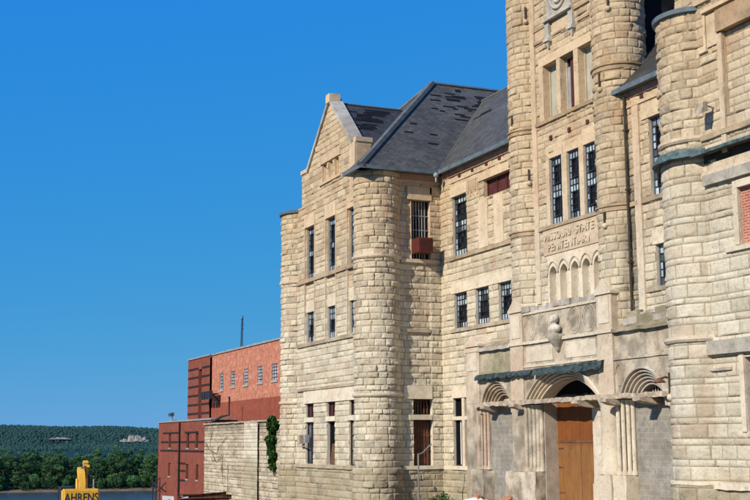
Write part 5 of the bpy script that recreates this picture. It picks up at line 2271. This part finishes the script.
protos = []
for i in range(6):
    h = 17. + i * .5
    t = empty('riverside_tree', (0, 0, 0))
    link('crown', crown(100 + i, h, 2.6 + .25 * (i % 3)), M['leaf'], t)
    obj('trunk', trunk_bm(h, i), M['bark'], t)
    protos.append(t)
rt = random.Random(77)
cnt = 0
for row, (d0, step) in enumerate(((9, 3.6), (14, 3.8), (20, 4.2))):
    t = -62. + row * 1.3
    while t < 175:
        src = protos[cnt % 6]
        first = cnt < 6
        o = src if first else src.copy()
        if not first:
            COL.objects.link(o)
            for ch in children(src):
                c_ = ch.copy()
                COL.objects.link(c_)
                c_.parent = o
                c_.matrix_parent_inverse = Matrix.Identity(4)
        p = s0 + sd * (t + rt.uniform(-1., 1.)) + sn * (d0 + rt.uniform(-2, 2))
        sc = rt.uniform(.80, 1.08) * (1. if row else rt.uniform(.65, .98))
        o.location = (p.x, p.y, -19.4)
        o.rotation_euler = (0, 0, rt.uniform(0, 2 * PI))
        o.scale = (sc * rt.uniform(.9, 1.2), sc * rt.uniform(.9, 1.2), sc)
        tag(o, 'tall dark green tree in the dense wood lining the far river bank', 'tree', 'trees lining the far river bank')
        cnt += 1
        t += step * rt.uniform(.75, 1.3)


# the wood behind them, and the wooded hills: masses of leaf clumps
def ico(sub):
    bm = bmesh.new()
    bmesh.ops.create_icosphere(bm, subdivisions=sub, radius=1.)
    V = np.array([v.co[:] for v in bm.verts])
    F = np.array([[v.index for v in f.verts] for f in bm.faces])
    bm.free()
    return V, F


def clump_mass(name, C, S, tone, mat, seed, sub=1, kind='stuff', jitter=.35):
    r = np.random.default_rng(seed)
    V0, F0 = ico(sub)
    n, k = len(C), len(V0)
    V = V0[None] * (1 + r.normal(0, jitter, (n, k, 1)).clip(-.5, .6)) * S[:, None, None] * np.array([1, 1, 1.15]) + C[:, None]
    F = F0[None] + (np.arange(n) * k)[:, None, None]
    me = np_mesh(name, V.reshape(-1, 3), F.reshape(-1, 3), False)
    t = np.repeat(tone, k)
    point_color(me, 'leaf', np.stack([t, t, t, np.ones_like(t)], 1))
    o = link(name, me, mat)
    o['kind'] = kind
    return o


r = np.random.default_rng(4)


def wood_s(n, r):
    m = n // 260                                    # crowns, each a loose ball of leaf sprays
    tt = r.uniform(-260, 380, m)
    dd = r.uniform(7, 60, m) ** 1.
    low = r.random(m) < .5
    zc = np.where(low, r.uniform(.8, 6., m), r.uniform(5., 14.8, m))
    rad = np.where(low, r.uniform(1.6, 2.6, m), r.uniform(1.8, 3.2, m))
    dd = np.where(low, r.uniform(4., 16., m), dd + 5)
    tone = r.uniform(.15, .6, m)
    i = r.integers(0, m, n)
    d = r.normal(size=(n, 3))
    d /= np.linalg.norm(d, axis=1)[:, None]
    base = np.array(s0)[None] + np.outer(tt, np.array(sd)) + np.outer(dd, np.array(sn))
    p = base[i] + np.stack([np.zeros(n), np.zeros(n), -19.2 + zc[i]], 1) + d * (rad[i] * r.uniform(.5, 1., n) ** .5)[:, None]
    return p, tone[i] + .28 * d[:, 2] - .1  # top light and under-shade put into the leaf tone


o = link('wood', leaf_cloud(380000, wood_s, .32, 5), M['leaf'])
o['kind'] = 'stuff'
r = np.random.default_rng(14)

# hills
HD = 3150.
fw = np.array([-.975, .18])
sr = np.array([.18, .975])
hs = np.linspace(-1300, 1500, 141)
hd = np.linspace(-330, 500, 40)


def hill_h(s, d):
    top = 61. + 1.8 * np.sin(s / 90. + 1.) + 1.2 * np.sin(s / 37.) - 11. * np.clip((s + 100) / 385, -1.5, 1.5)
    k = 1 / (1 + np.exp(-(d + 150) / 55.))
    return -20. + top * k


SS, DD = np.meshgrid(hs, hd)
ctr = np.array([43.67, -28.]) + fw * HD
X = ctr[0] + SS * sr[0] + DD * fw[0]
Y = ctr[1] + SS * sr[1] + DD * fw[1]
Zh = hill_h(SS, DD)
idx = np.arange(X.size).reshape(X.shape)
F = np.stack([idx[:-1, :-1], idx[:-1, 1:], idx[1:, 1:], idx[1:, :-1]], -1).reshape(-1, 4)
tag(link('hills', np_mesh('hills', np.stack([X, Y, Zh], -1).reshape(-1, 3), F), M['hill']), kind='structure')
n = 30000
s_ = r.uniform(-650, 650, n)
d_ = r.uniform(-300, 40, n)
bluff = ((s_ > -118) & (s_ < -30) | (s_ > 60) & (s_ < 138)) & (d_ < -140) & (d_ > -205)
keep = ~bluff | (r.random(n) < .22)
s_, d_ = s_[keep], d_[keep]
n = len(s_)
C = np.stack([ctr[0] + s_ * sr[0] + d_ * fw[0], ctr[1] + s_ * sr[1] + d_ * fw[1], hill_h(s_, d_) + r.uniform(-1, 4.5, n)], 1)
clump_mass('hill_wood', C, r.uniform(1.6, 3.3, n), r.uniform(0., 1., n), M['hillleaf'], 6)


def rock_bluff(sa, sb, d, zl, zh, seed, label):
    """an uneven rock face with ledges and gullies"""
    r_ = np.random.default_rng(seed)
    nu, nz_ = 60, 14
    P = np.zeros((nz_, nu, 3))
    rough_ = np.interp(np.arange(nu), np.arange(0, nu + 5, 5), r_.normal(0, .22, nu // 5 + 1)) + r_.normal(0, .05, nu)
    crest = zl + (zh - zl) * np.clip(np.sin(np.linspace(.12, PI - .12, nu)) ** .7 + rough_, .2, 1.1)
    for k_ in range(nz_):
        for i in range(nu):
            s = sa + (sb - sa) * i / (nu - 1)
            q = k_ / (nz_ - 1)
            z = zl + (crest[i] - zl) * q
            dd_ = d + 14 * q + r_.normal(0, .8) + (7 if k_ == nz_ - 1 else 0)
            P[k_, i] = (ctr[0] + s * sr[0] + dd_ * fw[0], ctr[1] + s * sr[1] + dd_ * fw[1], z)
    ix = np.arange(nu * nz_).reshape(nz_, nu)
    F_ = np.stack([ix[:-1, :-1], ix[:-1, 1:], ix[1:, 1:], ix[1:, :-1]], -1).reshape(-1, 4)
    o = link('rock_bluff', np_mesh('rock_bluff', P.reshape(-1, 3), F_, False), M['bluff'])
    tag(o, label, 'rock face')


rock_bluff(-98, -48, -178, 11, 15.5, 1, 'low broken pale rock face on the far wooded hill, left of the other')
rock_bluff(64, 133, -180, 4, 18, 2, 'larger pale rock face on the far wooded hill nearest the red buildings')

# ------------------------------------------------------------------ sky, sun, camera
SUN_EL, SUN_PHI = R(32.), .38
wd = bpy.data.worlds.new('World')
scene.world = wd
wd.use_nodes = True
wt = wd.node_tree
bg = wt.nodes['Background']
sky = wt.nodes.new('ShaderNodeTexSky')
sky.sky_type = 'NISHITA'
sky.sun_disc = False
sky.sun_elevation = SUN_EL
sky.sun_rotation = PI - SUN_PHI
sky.altitude = 150
sky.air_density = 1.0
sky.dust_density = 0.
sky.ozone_density = 8.
spl = wt.nodes.new('ShaderNodeSeparateColor')
cmb_ = wt.nodes.new('ShaderNodeCombineColor')
wt.links.new(sky.outputs[0], spl.inputs[0])
for i_, (am, ga) in enumerate(((.245, .95), (.435, .34), (.645, -.13))):     # soften the sky's contrast, deepen its blue
    q1 = wt.nodes.new('ShaderNodeMath')
    q1.operation = 'MULTIPLY'
    q1.inputs[1].default_value = .1
    q2 = wt.nodes.new('ShaderNodeMath')
    q2.operation = 'POWER'
    q2.inputs[1].default_value = ga
    q3 = wt.nodes.new('ShaderNodeMath')
    q3.operation = 'MULTIPLY'
    q3.inputs[1].default_value = am * 10
    wt.links.new(spl.outputs[i_], q1.inputs[0])
    wt.links.new(q1.outputs[0], q2.inputs[0])
    wt.links.new(q2.outputs[0], q3.inputs[0])
    wt.links.new(q3.outputs[0], cmb_.inputs[i_])
wt.links.new(cmb_.outputs[0], bg.inputs['Color'])
bg.inputs['Strength'].default_value = .10

sl_ = bpy.data.lights.new('Sun', 'SUN')
sl_.energy = 5.
sl_.angle = R(.55)
sl_.color = (1., .91, .79)
so = bpy.data.objects.new('Sun', sl_)
COL.objects.link(so)
sdir = Vector((math.sin(SUN_PHI) * math.cos(SUN_EL), -math.cos(SUN_PHI) * math.cos(SUN_EL), math.sin(SUN_EL)))
so.rotation_euler = sdir.to_track_quat('Z', 'Y').to_euler()

cd = bpy.data.cameras.new('Camera')
cd.lens = 58.30
cd.sensor_width = 36
cd.clip_end = 9000
cam = bpy.data.objects.new('Camera', cd)
COL.objects.link(cam)
f_ = Vector((-0.90607887, 0.39355129, 0.15536559))
r_x = Vector((0.3975398, 0.91756636, -0.00583789))
u_ = Vector((0.14485575, -0.05647442, 0.98783979))
cam.matrix_world = Matrix(((r_x.x, u_.x, -f_.x, 43.67), (r_x.y, u_.y, -f_.y, -28.), (r_x.z, u_.z, -f_.z, 2.7), (0, 0, 0, 1)))
scene.camera = cam
scene.view_settings.view_transform = 'Standard'
scene.view_settings.look = 'None'
scene.view_settings.exposure = 0
scene.view_settings.gamma = 1
scene.render.resolution_x, scene.render.resolution_y = 1024, 683
